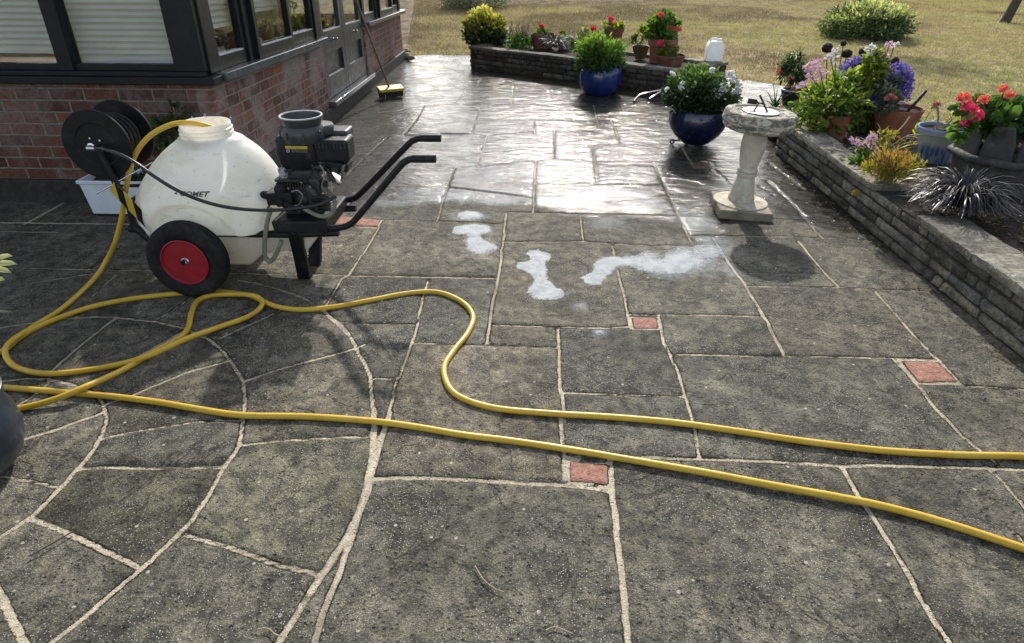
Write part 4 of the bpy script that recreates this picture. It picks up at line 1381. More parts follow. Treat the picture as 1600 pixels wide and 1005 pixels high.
mb = MB(); mb.lathe([(rt_ * .975, zt1 - .002), (rt_ * 1.0, zt1 + .001), (rt_ * .99, zt1 + .005), (rt_ * .92, zt1 + .005), (rt_ * .905, zt1 + .001)], (fcx[0], EY, 0), 56, closed=True); mb.build('funnel_rim', M_rim, fun, angle=60)
# exhaust box and guards
mb = MB(); a, b = A(500, 248), A(547, 214); mb.box(((a[0] + b[0]) / 2, EY, (a[2] + b[2]) / 2), (b[0] - a[0], .14, b[2] - a[2])); mb.box(((a[0] + b[0]) / 2 + .01, EY - .005, a[2] - .022), ((b[0] - a[0]) * .72, .11, .05), ry=.2)
ex_ = mb.build('exhaust_box', M_blackp, engine, bevel=.016, seg=3)
mb = MB()
for k in range(9): mb.box((a[0] + .012 + (b[0] - a[0] - .024) * k / 8, EY - .072, (a[2] + b[2]) / 2 + .03), (.005, .004, .028))
mb.build('vent_slot', M_engine, ex_)
mb = MB(); a, b = A(512, 214, 3.38), A(546, 203, 3.38); mb.box(((a[0] + b[0]) / 2, 3.39, (a[2] + b[2]) / 2), (b[0] - a[0], .12, .05)); mb.build('fuel_cap_cover', M_collar, engine, bevel=.010, seg=3)
mb = MB(); g0, g1 = A(534, 252), A(548, 276); mb.box(((g0[0] + g1[0]) / 2, EY - .03, (g0[2] + g1[2]) / 2), (.012, .10, .085), ry=.25); mb.box((g0[0] - .035, EY - .02, g1[2] - .005), (.07, .09, .012), ry=.55); mb.build('heat_guard', M_alloy, engine, bevel=.004)
mb = MB()
for x0, y0, x1, y1, r in ((505, 252, 522, 285, .013), (490, 262, 510, 262, .02), (515, 262, 530, 268, .014), (497, 275, 512, 290, .016)): mb.tube([A(x0, y0, 3.26), A(x1, y1, 3.24)], r, 12)
mb.tube(catmull([A(488, 258, 3.2), A(495, 275, 3.18), A(508, 284, 3.2), A(520, 300, 3.22)], 6), .005, 8)
mb.build('linkage', M_engine, engine)
mb = MB(); q0 = A(516, 292, 3.18); mb.lathe([(0, -.03), (.010, -.028), (.010, -.012), (.017, -.010), (.017, .006), (.012, .008), (.012, .03), (0, .032)], (q0[0], 3.18, q0[2]), 6, 'z'); mb.build('bleed_valve', M_chrome, engine)
# ignition lead, fuel pipe, pull cord and loom
mb = MB(); mb.tube(catmull([A(492, 262, 3.19), A(484, 276, 3.16), A(470, 284, 3.17), A(458, 292, 3.19)], 6), .0035, 8); mb.build('ignition_lead', M_blackp, engine)
mb = MB(); mb.tube(catmull([A(500, 258, 3.2), A(507, 272, 3.17), A(503, 292, 3.18), A(512, 306, 3.2)], 6), .004, 8); mb.build('fuel_pipe', M_clear, engine)
mb = MB(); mb.tube([A(446, 268, 3.2), A(458, 266, 3.19)], .007, 10); mb.tube([A(452, 267, 3.195), A(455, 276, 3.22)], .002, 6); mb.build('pull_cord', M_blackp, engine)
mb = MB(); mb.tube(catmull([A(424, 318, 3.15), A(408, 338, 3.14), A(402, 352, 3.13), A(396, 362, 3.12)], 6), .004, 8); mb.build('drain_lead', M_blackp, cart)
# pump block with regulator handle
mb = MB(); a, b = A(420, 322, 3.14), A(455, 299, 3.14); pc = (a + b) / 2
mb.box((pc[0], 3.17, pc[2]), (b[0] - a[0], .09, (b[2] - a[2]) * .8)); mb.lathe([(0, -.045), (.020, -.044), (.022, .02)], (a[0] - .005, 3.16, pc[2] + .01), 16, 'x'); mb.lathe([(.028, 0), (.028, .03), (.018, .045), (0, .046)], (pc[0], 3.16, pc[2] + .02), 16)
mb.tube([A(440, 318, 3.12), A(472, 330, 3.12)], .016, 12); mb.lathe([(0, -.05), (.018, -.049), (.018, .03)], (pc[0] + .01, 3.14, pc[2] - .01), 12, 'y')
pump = mb.build('pump', M_blackp, cart, bevel=.005)
mb = MB(); pts = [A(x, y, 3.12) for x, y in ((456, 300), (465, 298), (473, 307), (467, 320), (456, 322))]; mb.tube(catmull(pts, 6), .004, 8); mb.build('lever', M_alloy, pump)
# tray
mb = MB(); mb.prism_y([(ay(424, 347, 3.1)[0], ay(424, 346, 3.1)[2]), (ay(511, 345, 3.1)[0], ay(511, 345, 3.1)[2]), (ay(512, 358, 3.1)[0], .305), (ay(430, 361, 3.1)[0], .305)], 3.09, 3.47); mb.build('tray', M_blackp, cart, bevel=.008)
for x, y in ((458, 363), (467, 363), (488, 362), (507, 361)):
    p = ay(x, y, 3.10); MB().lathe([(0, -.008), (.007, -.007), (.008, 0)], (p[0], 3.104, p[2]), 8, 'y').build('frame_bolt', M_alloy, cart)
# hoses on the machine
mb = MB(); mb.tube(catmull([A(x, y, 3.10) for x, y in ((424, 326), (418, 345), (414, 375), (414, 398), (421, 409), (430, 400), (437, 384), (440, 376))], 8), .0115, 12); mb.build('clear_pipe', M_clear, cart)
mb = MB(); mb.tube(catmull([A(x, y, 3.10) for x, y in ((470, 323), (485, 332), (500, 338), (514, 337), (522, 326), (524, 312))], 8), .010, 12); mb.build('return_pipe', M_clear, cart)
mb = MB(); mb.tube(catmull([A(142, 232, 3.10), A(160, 233, 3.05), A(190, 243, 3.02), A(215, 257, 3.0), A(240, 275, 2.99), A(272, 295, 2.985), A(310, 312, 2.98), A(350, 323, 2.99), A(395, 328, 3.02), A(440, 328, 3.06), A(490, 322, 3.08), A(512, 314, 3.10), A(525, 307, 3.12)], 8), .0085, 12)
mb.build('pressure_hose', simple('black rubber hose', (.014, .014, .015), .34, 0, .2, 30), cart)
# hose reel
RC = (-2.150, .722); RR = .168
reel = MB(); reel.lathe([(.062, 3.16), (.062, 3.36)], (RC[0], 0, RC[1]), 32, 'y')
reel_o = reel.build('hose_reel', M_black, cart)
for yy in (3.15, 3.36):
    mb = MB(); mb.lathe([(0, yy - .002), (.10, yy - .002), (.104, yy - .006), (RR - .004, yy - .006), (RR, yy - .003), (RR, yy + .003), (RR - .004, yy + .004), (0, yy + .004)], (RC[0], 0, RC[1]), 72, 'y')
    mb.build('side_disc', M_black, reel_o, angle=30)
mb = MB()
for k in range(6):
    for j in range(3):
        mb.lathe([(.070 + j * .018, 3.18 + k * .031 - .008), (.078 + j * .018, 3.18 + k * .031), (.070 + j * .018, 3.18 + k * .031 + .008)], (RC[0], 0, RC[1]), 40, 'y')
mb.build('wound_hose', M_blackp, reel_o)
mb = MB(); hb = A(144, 230, 3.13); mb.lathe([(0, -.045), (.012, -.044), (.013, -.02), (.020, -.018), (.020, .012), (.032, .014), (.032, .018)], (RC[0] - .015, 3.14, RC[1] - .005), 18, 'y')
mb.tube([np.array([RC[0] - .015, 3.10, RC[1] - .005]), A(160, 233, 3.06)], [.012, .010], 12)
for dx, dz in ((-.02, .032), (.026, .022), (.02, -.03), (-.028, -.02)): mb.lathe([(0, -.008), (.006, -.007), (.006, 0)], (RC[0] + dx, 3.144, RC[1] + dz), 6, 'y')
mb.build('swivel_fitting', M_chrome, reel_o)
mb = MB()
for yy in (3.12, 3.39):
    mb.tube([(RC[0] + .02, yy, RC[1] - .02), A(183, 290, yy), (-2.06, yy, .44), (-2.07, yy, .30)], .016, 8)
mb.tube([(-2.06, 3.12, .44), (-2.06, 3.39, .44)], .014, 8)
mb.tube([(-2.07, 3.12, .32), (-1.99, 3.12, .24), (-1.93, 3.12, .20)], .022, 8)
mb.build('reel_bracket', M_black, cart)
mb = MB()
d0, d1 = ay(173, 299, 3.09), ay(243, 372, 3.09)
hgt = ay(187, 292, 3.09)[2] - ay(187, 322, 3.09)[2]
nst = 5
for k in range(nst):
    a = d0 + (d1 - d0) * k / nst; b = d0 + (d1 - d0) * (k + 1) / nst
    mb.m = k % 2
    mb.prism_y([(a[0], a[2]), (b[0], b[2] - (0.0)), (b[0], b[2] + hgt), (a[0], a[2] + (hgt if k else .012))], 3.088, 3.094)
mb.build('hazard_plate', [M_yellow, M_black], cart, smooth=False)
mb = MB(); mb.tube([ay(150, 303, 3.11), ay(238, 254, 3.14)], .0035, 8); mb.build('tie_rod', M_chrome, cart)
# scrunched clear film between tank and engine
t = T('clear film'); M_film = t.done(t.bsdf(col=(.8, .82, .82), rough=.12, trans=.55, ior=1.35, normal=t.bump(t.voro(t.pos(), 60), 1.0, .02)))
mb = MB(); fcen = A(446, 278, 3.24); vs, fs = [], []
for i in range(13):
    for k in range(18):
        th, ph = math.pi * i / 12, 2 * math.pi * k / 18
        d = Vector((math.sin(th) * math.cos(ph), math.sin(th) * math.sin(ph), math.cos(th)))
        r = .034 * (1 + .5 * mnoise.noise(d * 3.1) + .4 * mnoise.noise(d * 8))
        vs.append((fcen[0] + d.x * r * .9, 3.24 + d.y * r, fcen[2] + d.z * r * 1.5))
fs = [(i * 18 + k, i * 18 + (k + 1) % 18, (i + 1) * 18 + (k + 1) % 18, (i + 1) * 18 + k) for i in range(12) for k in range(18)]
mb.add(vs, fs); mb.build('plastic_wrap', M_film, cart, angle=15)

# ------------------------------------------------------------------ yellow hose
HR = .0125
hp = []
def G(x, y, lift=0.0): p = gr(x, y, HR + lift); return p
air = [A(345, 204, 3.30), A(312, 194, 3.28), A(285, 192, 3.25), A(262, 197, 3.22), A(235, 212, 3.20), A(215, 235, 3.18), A(203, 265, 3.17), A(196, 300, 3.16), A(190, 340, 3.16), A(180, 378, 3.17), A(166, 408, 3.19)]
hp += air
hp += [G(146, 437, .006), G(100, 480, .0), G(50, 512), G(17, 534, .024), G(8, 552, .012), G(22, 572), G(60, 583), G(110, 582), G(180, 571, 0), G(235, 555, .016), G(290, 530, .026), G(340, 512, .002), G(385, 496), G(406, 482, .0), G(409, 470, .006), G(395, 462, .022), G(368, 460, .014), G(330, 462, 0), G(308, 471), G(299, 490), G(294, 512, .0), G(280, 528, .004), G(235, 553, .0), G(190, 579), G(130, 606, .026), G(80, 626, .012), G(20, 640), G(-60, 650), G(-150, 640), G(-190, 610), G(-120, 585), G(-50, 574), G(5, 548, .0), G(30, 528, .0), G(70, 506), G(135, 482), G(200, 468), G(275, 459), G(340, 456), G(385, 461, .0), G(405, 468, .0), G(432, 479), G(470, 484), G(520, 480), G(575, 470), G(640, 458), G(685, 457), G(722, 472), G(739, 494), G(731, 520), G(709, 548), G(694, 574), G(700, 602), G(722, 622), G(775, 638), G(860, 646), G(960, 652), G(1060, 661), G(1160, 675), G(1260, 690), G(1380, 704), G(1500, 711), G(1600, 713), G(1720, 722), G(1850, 760), G(1900, 830), G(1830, 890), G(1720, 895),
       G(1600, 857), G(1480, 818), G(1380, 791), G(1300, 775), G(1200, 757), G(1100, 738), G(1000, 721), G(900, 704), G(800, 689), G(720, 679), G(650, 667), G(580, 658), G(480, 651), G(380, 649), G(320, 641), G(250, 629), G(180, 620), G(110, 614), G(0, 605), G(-120, 598), G(-260, 590)]
C = catmull(hp, 9)
M_hose = None
def hose_material():
    t = T('yellow garden hose')
    o = t.pos()
    a = t.noise(o, 9, 6, .65); b = t.noise(o, 120, 4, .7)
    c = t.mix(t.step(a, .35, .65), (.55, .345, .021), (.60, .40, .042))
    c = t.mix(t.math('MULTIPLY', t.step(b, .52, .72), .55), c, (.20, .13, .03))
    c = t.mix(t.step(t.noise(o, 3.1, 5, .7), .55, .75, 0, .5), c, (.30, .21, .05))
    return t.done(t.bsdf(col=c, rough=.36, spec=.45, normal=t.bump(b, .25, .003)))
mb = MB(); mb.tube(C, HR, 14)
hose = mb.build('garden_hose', hose_material())
tag(hose, 'long yellow hose running from the tank neck in loops across the patio', 'hose')

# ------------------------------------------------------------------ sundial
def pxm(p):
    v = np.array(p, float) - np.array([0, 0, CAM_H])
    return CAM_F / (v @ _fw)


def sundial_material():
    t = T('weathered cast stone')
    o = t.pos()
    z = t.n('SeparateXYZ', {0: o}).outputs[2]
    a = t.noise(o, 11, 8, .7, .3); b = t.noise(o, 70, 6, .7)
    c = t.mix(t.step(a, .35, .65), (.46, .415, .325), (.60, .555, .45))
    li = t.math('MULTIPLY', t.step(t.noise(t.scalev(o, (1, 1, 2.4)), 14, 8, .72, .8), .42, .54), t.step(z, .50, .53, .05, .9))
    c = t.mix(li, c, (.10, .095, .075))
    c = t.mix(t.math('MULTIPLY', t.step(t.noise(o, 9, 7, .7), .52, .6), t.step(z, .16, .05, 0, .7)), c, (.24, .20, .10))
    c = t.mix(t.math('MULTIPLY', t.step(t.noise(o, 40, 6, .7), .6, .66), t.step(z, .5, .53, .1, .7)), c, (.58, .58, .50))
    return t.done(t.bsdf(col=c, rough=.85, normal=t.bump(t.math('ADD', b, a), .8, .008), spec=.25))


M_sd = sundial_material()
sc_ = gr(1155.5, 316, .05)
sd = thing('sundial', 'weathered pale stone sundial on a turned pedestal and square base, leaning slightly', 'sundial', (sc_[0], sc_[1], 0))
k_ = 1 / pxm((sc_[0], sc_[1], .2))
mb = MB(); mb.box((sc_[0] + .004, sc_[1] - .015, .026), (.345, .39, .060), rz=-.06, taper=.985); mb.build('base_slab', simple('old base stone', (.20, .17, .125), .85, 0, .3, 9, .6, 60, .25, (.32, .29, .23)), sd, bevel=.008)
mb = MB(); mb.lathe([(.172, .048), (.177, .055), (.175, .064), (.150, .068), (0, .069)], (sc_[0], sc_[1], 0), 48); mb.build('base_disc', M_sd, sd, angle=30)
zz = lambda y: ay(1165, y, sc_[1])[2] * 1.0 + max(0, (312 - y)) / 130 * .035
prof = [(40, 311), (41, 308), (38, 305), (35.5, 300), (33, 292), (28, 280), (25.5, 277), (31, 275.5), (32.5, 273.5), (31, 271.5), (27, 270.5), (31, 269.5), (32, 267.5), (30, 265.5), (26.5, 264), (31, 254), (35, 243), (37, 232), (36, 221), (32, 213), (30, 210), (36, 208), (38, 205)]
mb = MB(); pz = [(w_ / 2 * k_, zz(y_)) for w_, y_ in prof]
pz = [(pz[0][0], .068)] + pz
mb.lathe([p for i, p in enumerate(pz) if i == 0 or p[1] > .07], (sc_[0], sc_[1], 0), 40); mb.build('pedestal', M_sd, sd, angle=40)
z0, z1 = zz(208), zz(182)
R_ = 57 * k_ * .94
mb = MB(); prof = [(.06, z0), (R_ * .86, z0), (R_ * .93, z0 + .010), (R_ * .97, z0 + .022), (R_ * .945, z0 + .030), (R_ * .99, z0 + .042), (R_, z0 + .058), (R_ * .97, z1 - .008), (R_ * .93, z1), (R_ * .80, z1 - .003), (R_ * .78, z1 - .008), (R_ * .64, z1 - .006), (R_ * .62, z1 - .010), (0, z1 - .008)]
mb.lathe(prof, (sc_[0], sc_[1], 0), 64)
mb.v = [(x + .004 * mnoise.noise(Vector((x, y, z)) * 26), y + .004 * mnoise.noise(Vector((y, z, x)) * 26), z + .003 * mnoise.noise(Vector((z, x, y)) * 30)) for x, y, z in mb.v]
mb.build('top', M_sd, sd, angle=40)
M_bronze = simple('tarnished bronze', (.035, .034, .028), .5, .7, .35, 30, .4, 90)
mb = MB(); mb.lathe([(26 * k_, z1 - .006), (26.5 * k_, z1 - .001), (25 * k_, z1 + .001), (0, z1 + .001)], (sc_[0], sc_[1] + .005, 0), 48); plate = mb.build('dial_plate', simple('pale dial metal', (.42, .43, .42), .35, .6, .3, 24, .3, 70, .5, (.15, .16, .14)), sd, angle=30)
gx_, gy_ = sc_[0] - .005, sc_[1] + .005
mb = MB(); mb.tube([(gx_ + .035, gy_ - .03, z1), (gx_ + .012, gy_ + .01, z1 + .045), (gx_ - .012, gy_ + .04, z1 + .085)], .006, 8)
mb.tube([(gx_ - .045, gy_ - .02, z1), (gx_ - .03, gy_ - .01, z1 + .03), (gx_ - .02, gy_, z1 + .045), (gx_ + .01, gy_ + .008, z1 + .042)], .005, 8)
mb.prism_y([(gx_ - .085, z1 + .035), (gx_ - .03, z1 + .030), (gx_ - .015, z1 + .045), (gx_ - .03, z1 + .062), (gx_ - .082, z1 + .066)], gy_ + .02, gy_ + .026)
mb.build('gnomon', M_bronze, plate, angle=30)
sd.rotation_euler = (0, math.radians(3.2), 0)

# ------------------------------------------------------------------ broom, lance, twigs
hd = gr(611, 152, .0)
br = thing('broom', 'yard broom with a yellow head and brown stick leaning on the wall by the doors', 'broom', (hd[0], hd[1], 0))
M_wood = simple('worn broom stick', (.16, .10, .06), .6, 0, .3, 20, .3, 70)
bu = Vector((.86, .51, 0)).normalized()
rz = math.atan2(bu.y, bu.x)
mb = MB(); mb.box((hd[0], hd[1], .095), (.29, .12, .034), rz=rz, rx=.25); head = mb.build('broom_head', simple('yellow broom plastic', (.55, .42, .05), .45, 0, .15, 20), br, bevel=.008)
mb = MB()
pv = Vector((-bu.y, bu.x, 0))
for i in range(26):
    for j in range(5):
        p = Vector((hd[0], hd[1], 0)) + bu * (-.135 + .27 * i / 25) + pv * (-.03 + .06 * j / 4)
        mb.tube([(p.x, p.y, .085), (p.x + random.uniform(-.012, .012), p.y + random.uniform(-.015, .008), .0)], [.0045, .003], 5)
mb.build('bristles', simple('dark bristles', (.045, .035, .02), .7), head)
s0 = np.array([hd[0] - .01, hd[1], .10]); s1 = ax(556, 0, -2.03)
dirv = (s1 - s0) / np.linalg.norm(s1 - s0)
mb = MB(); mb.tube([s0, s0 + dirv * .6, s1, s0 + dirv * 1.32], .0125, 12); mb.build('stick', M_wood, br)

ln = thing('spray_lance', 'bent steel spray lance with black nozzles lying between the two blue pots', 'spray lance', gr(998, 158))
mb = MB(); P = [gr(998.5, 149.5, .045), gr(1000, 148, .05), gr(1015, 144.5, .07), gr(1034, 141, .10), gr(1050, 139, .12)]; mb.tube(catmull(P, 5), .008, 10)
mb.tube([gr(1015, 154, .04), gr(1034, 142, .095)], .008, 10); mb.build('lance_tube', M_chrome, ln)
for a, b in ((gr(998.5, 149.5, .045), gr(990.5, 159, .012)), (gr(1015, 154, .04), gr(1013, 158, .012))):
    mb = MB(); mb.tube([a, (a + b) / 2, b], [.011, .015, .012], 10); mb.build('nozzle', M_blackp, ln)
mb = MB(); e = gr(1050, 139, .12); mb.tube([e, e + np.array([.18, .05, -.03]), e + np.array([.3, .08, -.1])], .014, 10); mb.build('trigger_grip', M_blackp, ln)

M_twig = simple('dry twig', (.30, .24, .16), .8, 0, .3, 40)
M_twigd = simple('dark twig', (.05, .04, .03), .8, 0, .3, 40)
for lab, m, pts, r in (('dark straight twig lying on the round slab joint at lower left', M_twigd, [(46, 869), (75, 853), (116, 829)], .0022),
                       ('curved pale stalk on the big slab in the lower middle', M_twig, [(742, 884), (755, 905), (772, 919), (787, 925)], .0018),
                       ('bent pale twig at the bottom edge by the wide mortar joint', M_twig, [(402, 983), (418, 982), (432, 992), (450, 996)], .0018),
                       ('short bent straw near the bottom edge right of the curved stalk', M_twig, [(853, 985), (868, 980), (894, 990)], .0018)):
    P = [gr(x, y, .007) for x, y in pts]
    mb = MB(); mb.tube(catmull(P, 6), r, 7)
    o = mb.build('twig', m); tag(o, lab, 'twig')

# ------------------------------------------------------------------ foam
fx = np.arange(-.55, 1.5, .008); fy = np.arange(2.6, 4.6, .008)
FXg, FYg = np.meshgrid(fx, fy)
SUMF = np.zeros(FXg.shape)
for x, y, rx, ry, h in ((733, 338, 26, 8, 1), (715, 362, 22, 7, .8), (742, 360, 32, 10, 1), (740, 376, 18, 10, .8), (752, 388, 28, 12, 1), (838, 399, 26, 9, .9), (846, 405, 18, 8, .9), (826, 417, 26, 10, 1), (840, 425, 20, 14, .9), (846, 445, 18, 14, .8), (850, 458, 32, 15, 1.1), (868, 462, 16, 8, .7),
                        (925, 438, 24, 12, 1), (942, 424, 20, 12, 1), (950, 412, 24, 11, .9), (985, 408, 34, 10, .6), (1010, 415, 36, 12, .7), (1040, 422, 40, 12, .6), (1085, 400, 48, 18, .55), (1060, 412, 40, 16, .6), (1115, 392, 28, 12, .4), (906, 480, 11, 5, .5), (936, 521, 16, 6, .45), (1012, 398, 20, 8, .5)):
    c = gr(x, y); dx = abs(gr(x + rx, y)[0] - c[0]); dy = abs(gr(x, y - ry)[1] - c[1])
    d2 = ((FXg - c[0]) / (dx * 1.35)) ** 2 + ((FYg - c[1]) / (dy * 1.35)) ** 2
    SUMF += h * np.clip(1 - d2, 0, 1) ** 2
Hf = (SUMF - .17) * 1.5 + .07 * fbm2(FXg, FYg, 20, 70) + .05 * fbm2(FXg, FYg, 60, 71)
Zf = .001 + .009 * np.sqrt(np.clip(Hf, 0, 1)) + .0015 * fbm2(FXg, FYg, 110, 72) * (Hf > .1) - .006 * (Hf <= 0)
Vf = np.stack([FXg, FYg, Zf], -1).reshape(-1, 3)
i_ = np.arange(FXg.size).reshape(FXg.shape)
qf = np.stack([i_[:-1, :-1], i_[:-1, 1:], i_[1:, 1:], i_[1:, :-1]], -1)
kf = np.maximum.reduce([Hf[:-1, :-1], Hf[:-1, 1:], Hf[1:, 1:], Hf[1:, :-1]]) > 0
Ff = qf[kf]; us = np.zeros(FXg.size, bool); us[Ff.ravel()] = True; rm = np.cumsum(us) - 1


def foam_material():
    t = T('soap foam')
    p = t.pos()
    v = t.voro(p, 150); v2 = t.voro(p, 420)
    c = t.mix(t.step(t.noise(p, 14, 6, .75), .38, .6), (.36, .40, .42), (.64, .66, .67))
    c = t.mix(t.step(v, .10, .30, .0, .35), c, (.30, .33, .35))
    h = t.attr('hf')
    dens = t.step(t.math('ADD', t.math('ADD', h, t.math('MULTIPLY', t.math('SUBTRACT', t.voro(p, 60), .35), .55)), t.math('MULTIPLY', t.math('SUBTRACT', t.noise(p, 22, 8, .78), .5), 1.2)), -.10, .95, .0, .80)
    hole = t.step(v, .02, .30, .55, 1)
    b = t.bsdf(col=c, rough=.35, spec=.4, sss=.2, normal=t.bump(t.math('ADD', v, t.math('MULTIPLY', v2, .5)), .6, .008))
    tr = t.n('BsdfTransparent')
    return t.done(t.n('MixShader', {0: t.math('MULTIPLY', dens, hole), 1: tr.outputs[0], 2: b.outputs[0]}))


foam = np_mesh('soap_foam', Vf[us], [rm[Ff]], foam_material(), attrs=dict(hf=np.clip(Hf.ravel()[us], 0, 1)))
tag(foam, 'white soap foam puddles on the dry front of the wet paving', None, None, 'stuff')
# ------------------------------------------------------------------ foliage builders
def unit(a):
    return a / np.maximum(np.linalg.norm(a, axis=-1, keepdims=True), 1e-9)


def leaves(P, D, U, L, W, fold=.18, droop=.12, wide=.4):
    """six point folded leaves -> verts, faces"""
    n = len(P)
    Tn = unit(D); N = unit(U - (U * Tn).sum(-1, keepdims=True) * Tn); B = np.cross(N, Tn)
    L, W = np.asarray(L)[:, None], np.asarray(W)[:, None]
    f = lambda a, b, c: P + Tn * L * a + B * W * b + N * (W * c)
    dr = -droop * L / np.maximum(W, 1e-6)
    V = np.stack([f(0, 0, 0), f(wide * .8, .46, fold + dr * .15), f(wide + .35, .36, fold + dr * .5), f(1, 0, dr), f(wide + .35, -.36, fold + dr * .5), f(wide * .8, -.46, fold + dr * .15)], 1).reshape(-1, 3)
    i = np.arange(n)[:, None] * 6
    F = np.concatenate([i + np.array([[0, 1, 2, 3]]), i + np.array([[0, 3, 4, 5]])])
    return V, F


def rdir(n):
    return unit(RNG.normal(size=(n, 3)))


def crown_leaves(c, rad, n, L, W, lumps=26, lump_r=.30, up=.35, shell=.75, rng=(0, 1), bright=None, flat=False, gap=.0):
    """leaf positions clumped through an ellipsoid"""
    c, rad = np.array(c, float), np.array(rad, float)
    ld = rdir(lumps)
    if flat: ld[:, 2] = np.abs(ld[:, 2])
    lc = ld * (RNG.uniform(shell, 1.0, (lumps, 1)))
    k = RNG.integers(0, lumps, n)
    q = lc[k] + RNG.normal(size=(n, 3)) * lump_r * .55
    m = np.linalg.norm(q, axis=1)
    q = np.where(m[:, None] > 1.12, q / m[:, None] * RNG.uniform(.9, 1.12, (n, 1)), q)
    inner = RNG.random(n) < .18
    q[inner] *= RNG.uniform(.3, .8, (inner.sum(), 1))
    P = c + q * rad
    D = unit(unit(q) * .8 + rdir(n) * .75 + np.array([0, 0, up]))
    U = unit(unit(q) * .7 + np.array([0, 0, .7]) + rdir(n) * .5)
    lr = RNG.random(lumps)
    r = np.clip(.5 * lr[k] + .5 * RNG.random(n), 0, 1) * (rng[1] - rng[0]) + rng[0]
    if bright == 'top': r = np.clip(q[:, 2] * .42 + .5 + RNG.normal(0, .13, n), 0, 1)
    s = RNG.uniform(.65, 1.2, n)
    return P, D, U, L * s, W * s, r


def foliage(name, mat, parent, parts, fold=.18, droop=.12):
    Vs, Fs, Rs, b = [], [], [], 0
    for (P, D, U, L, W, r) in parts:
        V, F = leaves(P, D, U, L, W, fold, droop)
        Vs.append(V); Fs.append(F + b); Rs.append(np.repeat(r, 6)); b += len(V)
    return np_mesh(name, np.concatenate(Vs), [np.concatenate(Fs)], mat, parent, attrs=dict(rnd=np.concatenate(Rs)))


def blades_mesh(name, mat, parent, c, n, length, width, spread, arch=1.0, up=.9, rng=(0, 1), seg=6):
    """arching strap leaves from a tuft"""
    c = np.array(c, float)
    az = RNG.uniform(0, 2 * np.pi, n)
    h = np.stack([np.cos(az), np.sin(az), np.zeros(n)], -1)
    root = c + h * RNG.uniform(0, spread * .25, (n, 1))
    Ls = length * RNG.uniform(.55, 1.15, n)
    th0 = np.radians(RNG.uniform(20, 86, n)) * up
    V = []
    p = root.copy(); th = th0.copy()
    side = np.stack([-np.sin(az), np.cos(az), np.zeros(n)], -1) + RNG.normal(0, .25, (n, 3))
    side = unit(side)
    for s in range(seg + 1):
        w = width * (1 - (s / seg) ** 2.2) * RNG.uniform(.9, 1.1, n) * .5 + .0004
        V += [p - side * w[:, None], p + side * w[:, None]]
        th = th - arch * np.radians(RNG.uniform(14, 30, n)) * (.5 + s / seg)
        p = p + (h * np.cos(th)[:, None] + np.array([0, 0, 1]) * np.sin(th)[:, None]) * (Ls / seg)[:, None]
        p[:, 2] = np.maximum(p[:, 2], c[2] + .004 + .01 * RNG.random(n))
    V = np.stack(V, 1)
    k = 2 * (seg + 1)
    F = np.concatenate([np.arange(n)[:, None] * k + np.array([[2 * s, 2 * s + 1, 2 * s + 3, 2 * s + 2]]) for s in range(seg)])
    r = np.repeat(RNG.uniform(*rng, n), k)
    return np_mesh(name, V.reshape(-1, 3), [F], mat, parent, attrs=dict(rnd=r))


def stems(name, mat, parent, pairs, r=.003):
    mb = MB()
    for a, b in pairs:
        a, b = np.array(a, float), np.array(b, float)
        m = (a + b) / 2 + np.array([random.uniform(-1, 1), random.uniform(-1, 1), 0]) * np.linalg.norm(b - a) * .07
        mb.tube(catmull([a, m, b], 4), r, 6)
    return mb.build(name, mat, parent)


PROTO = {}


def proto(kind):
    """one flower head at the origin, about 1 unit across"""
    if kind in PROTO: return PROTO[kind]
    if kind.startswith('ball'):
        n = 70
        d = rdir(n); d[:, 2] = np.abs(d[:, 2]) * 1.0 - .25
        P = d * RNG.uniform(.22, .40, (n, 1)); D = unit(d * .35 + rdir(n)); U = d
        V, F = leaves(P, D, U, np.full(n, .26), np.full(n, .26), .12, .1, .45); R = RNG.random(n)
    elif kind.startswith('daisy'):
        n = 44
        a = RNG.uniform(0, 6.283, n); el = RNG.uniform(.0, .75, n)
        D = np.stack([np.cos(a) * np.cos(el), np.sin(a) * np.cos(el), np.sin(el)], -1)
        P = D * .06; U = np.tile([0, 0, 1.0], (n, 1)) + rdir(n) * .3
        V, F = leaves(P, D, U, RNG.uniform(.34, .5, n), np.full(n, .11), .1, .2, .5); R = RNG.random(n)
    elif kind.startswith('open'):
        n = 5
        a = np.arange(5) * 2 * np.pi / 5
        D = np.stack([np.cos(a), np.sin(a), np.full(5, .42)], -1); U = np.stack([-np.cos(a) * .4, -np.sin(a) * .4, np.ones(5)], -1)
        V, F = leaves(np.zeros((5, 3)), D, U, np.full(5, .52), np.full(5, .58), -.06, .16, .5); R = RNG.random(n)
    else:                                   # hanging bell
        n = 8
        a = np.arange(8) * 2 * np.pi / 8
        D = np.stack([np.cos(a) * .45, np.sin(a) * .45, -np.ones(8)], -1); U = np.stack([np.cos(a), np.sin(a), np.zeros(8)], -1)
        V, F = leaves(np.zeros((8, 3)), D, U, np.where(np.arange(8) % 2, .9, .6), np.full(8, .3), .1, -.1, .5); R = RNG.random(n)
    PROTO[kind] = (V, F, np.repeat(R, 6))
    return PROTO[kind]


PM = {}


def flower(parent, kind, mat, p, size, tilt=(0, 0), label=None):
    key = (kind, mat.name)
    if key not in PM:
        V, F, R = proto(kind)
        o = np_mesh('flower', V, [F], mat, parent, attrs=dict(rnd=R), world=False)
        PM[key] = o.data
    else:
        o = bpy.data.objects.new('flower', PM[key]); COL.objects.link(o); o.parent = parent
    o.location = Vector([float(c) for c in p]) - wloc(parent)
    o.scale = (size,) * 3
    o.rotation_euler = (tilt[0] + random.uniform(-.3, .3), tilt[1] + random.uniform(-.3, .3), random.uniform(0, 6.28))
    if label: o['label'] = label
    return o


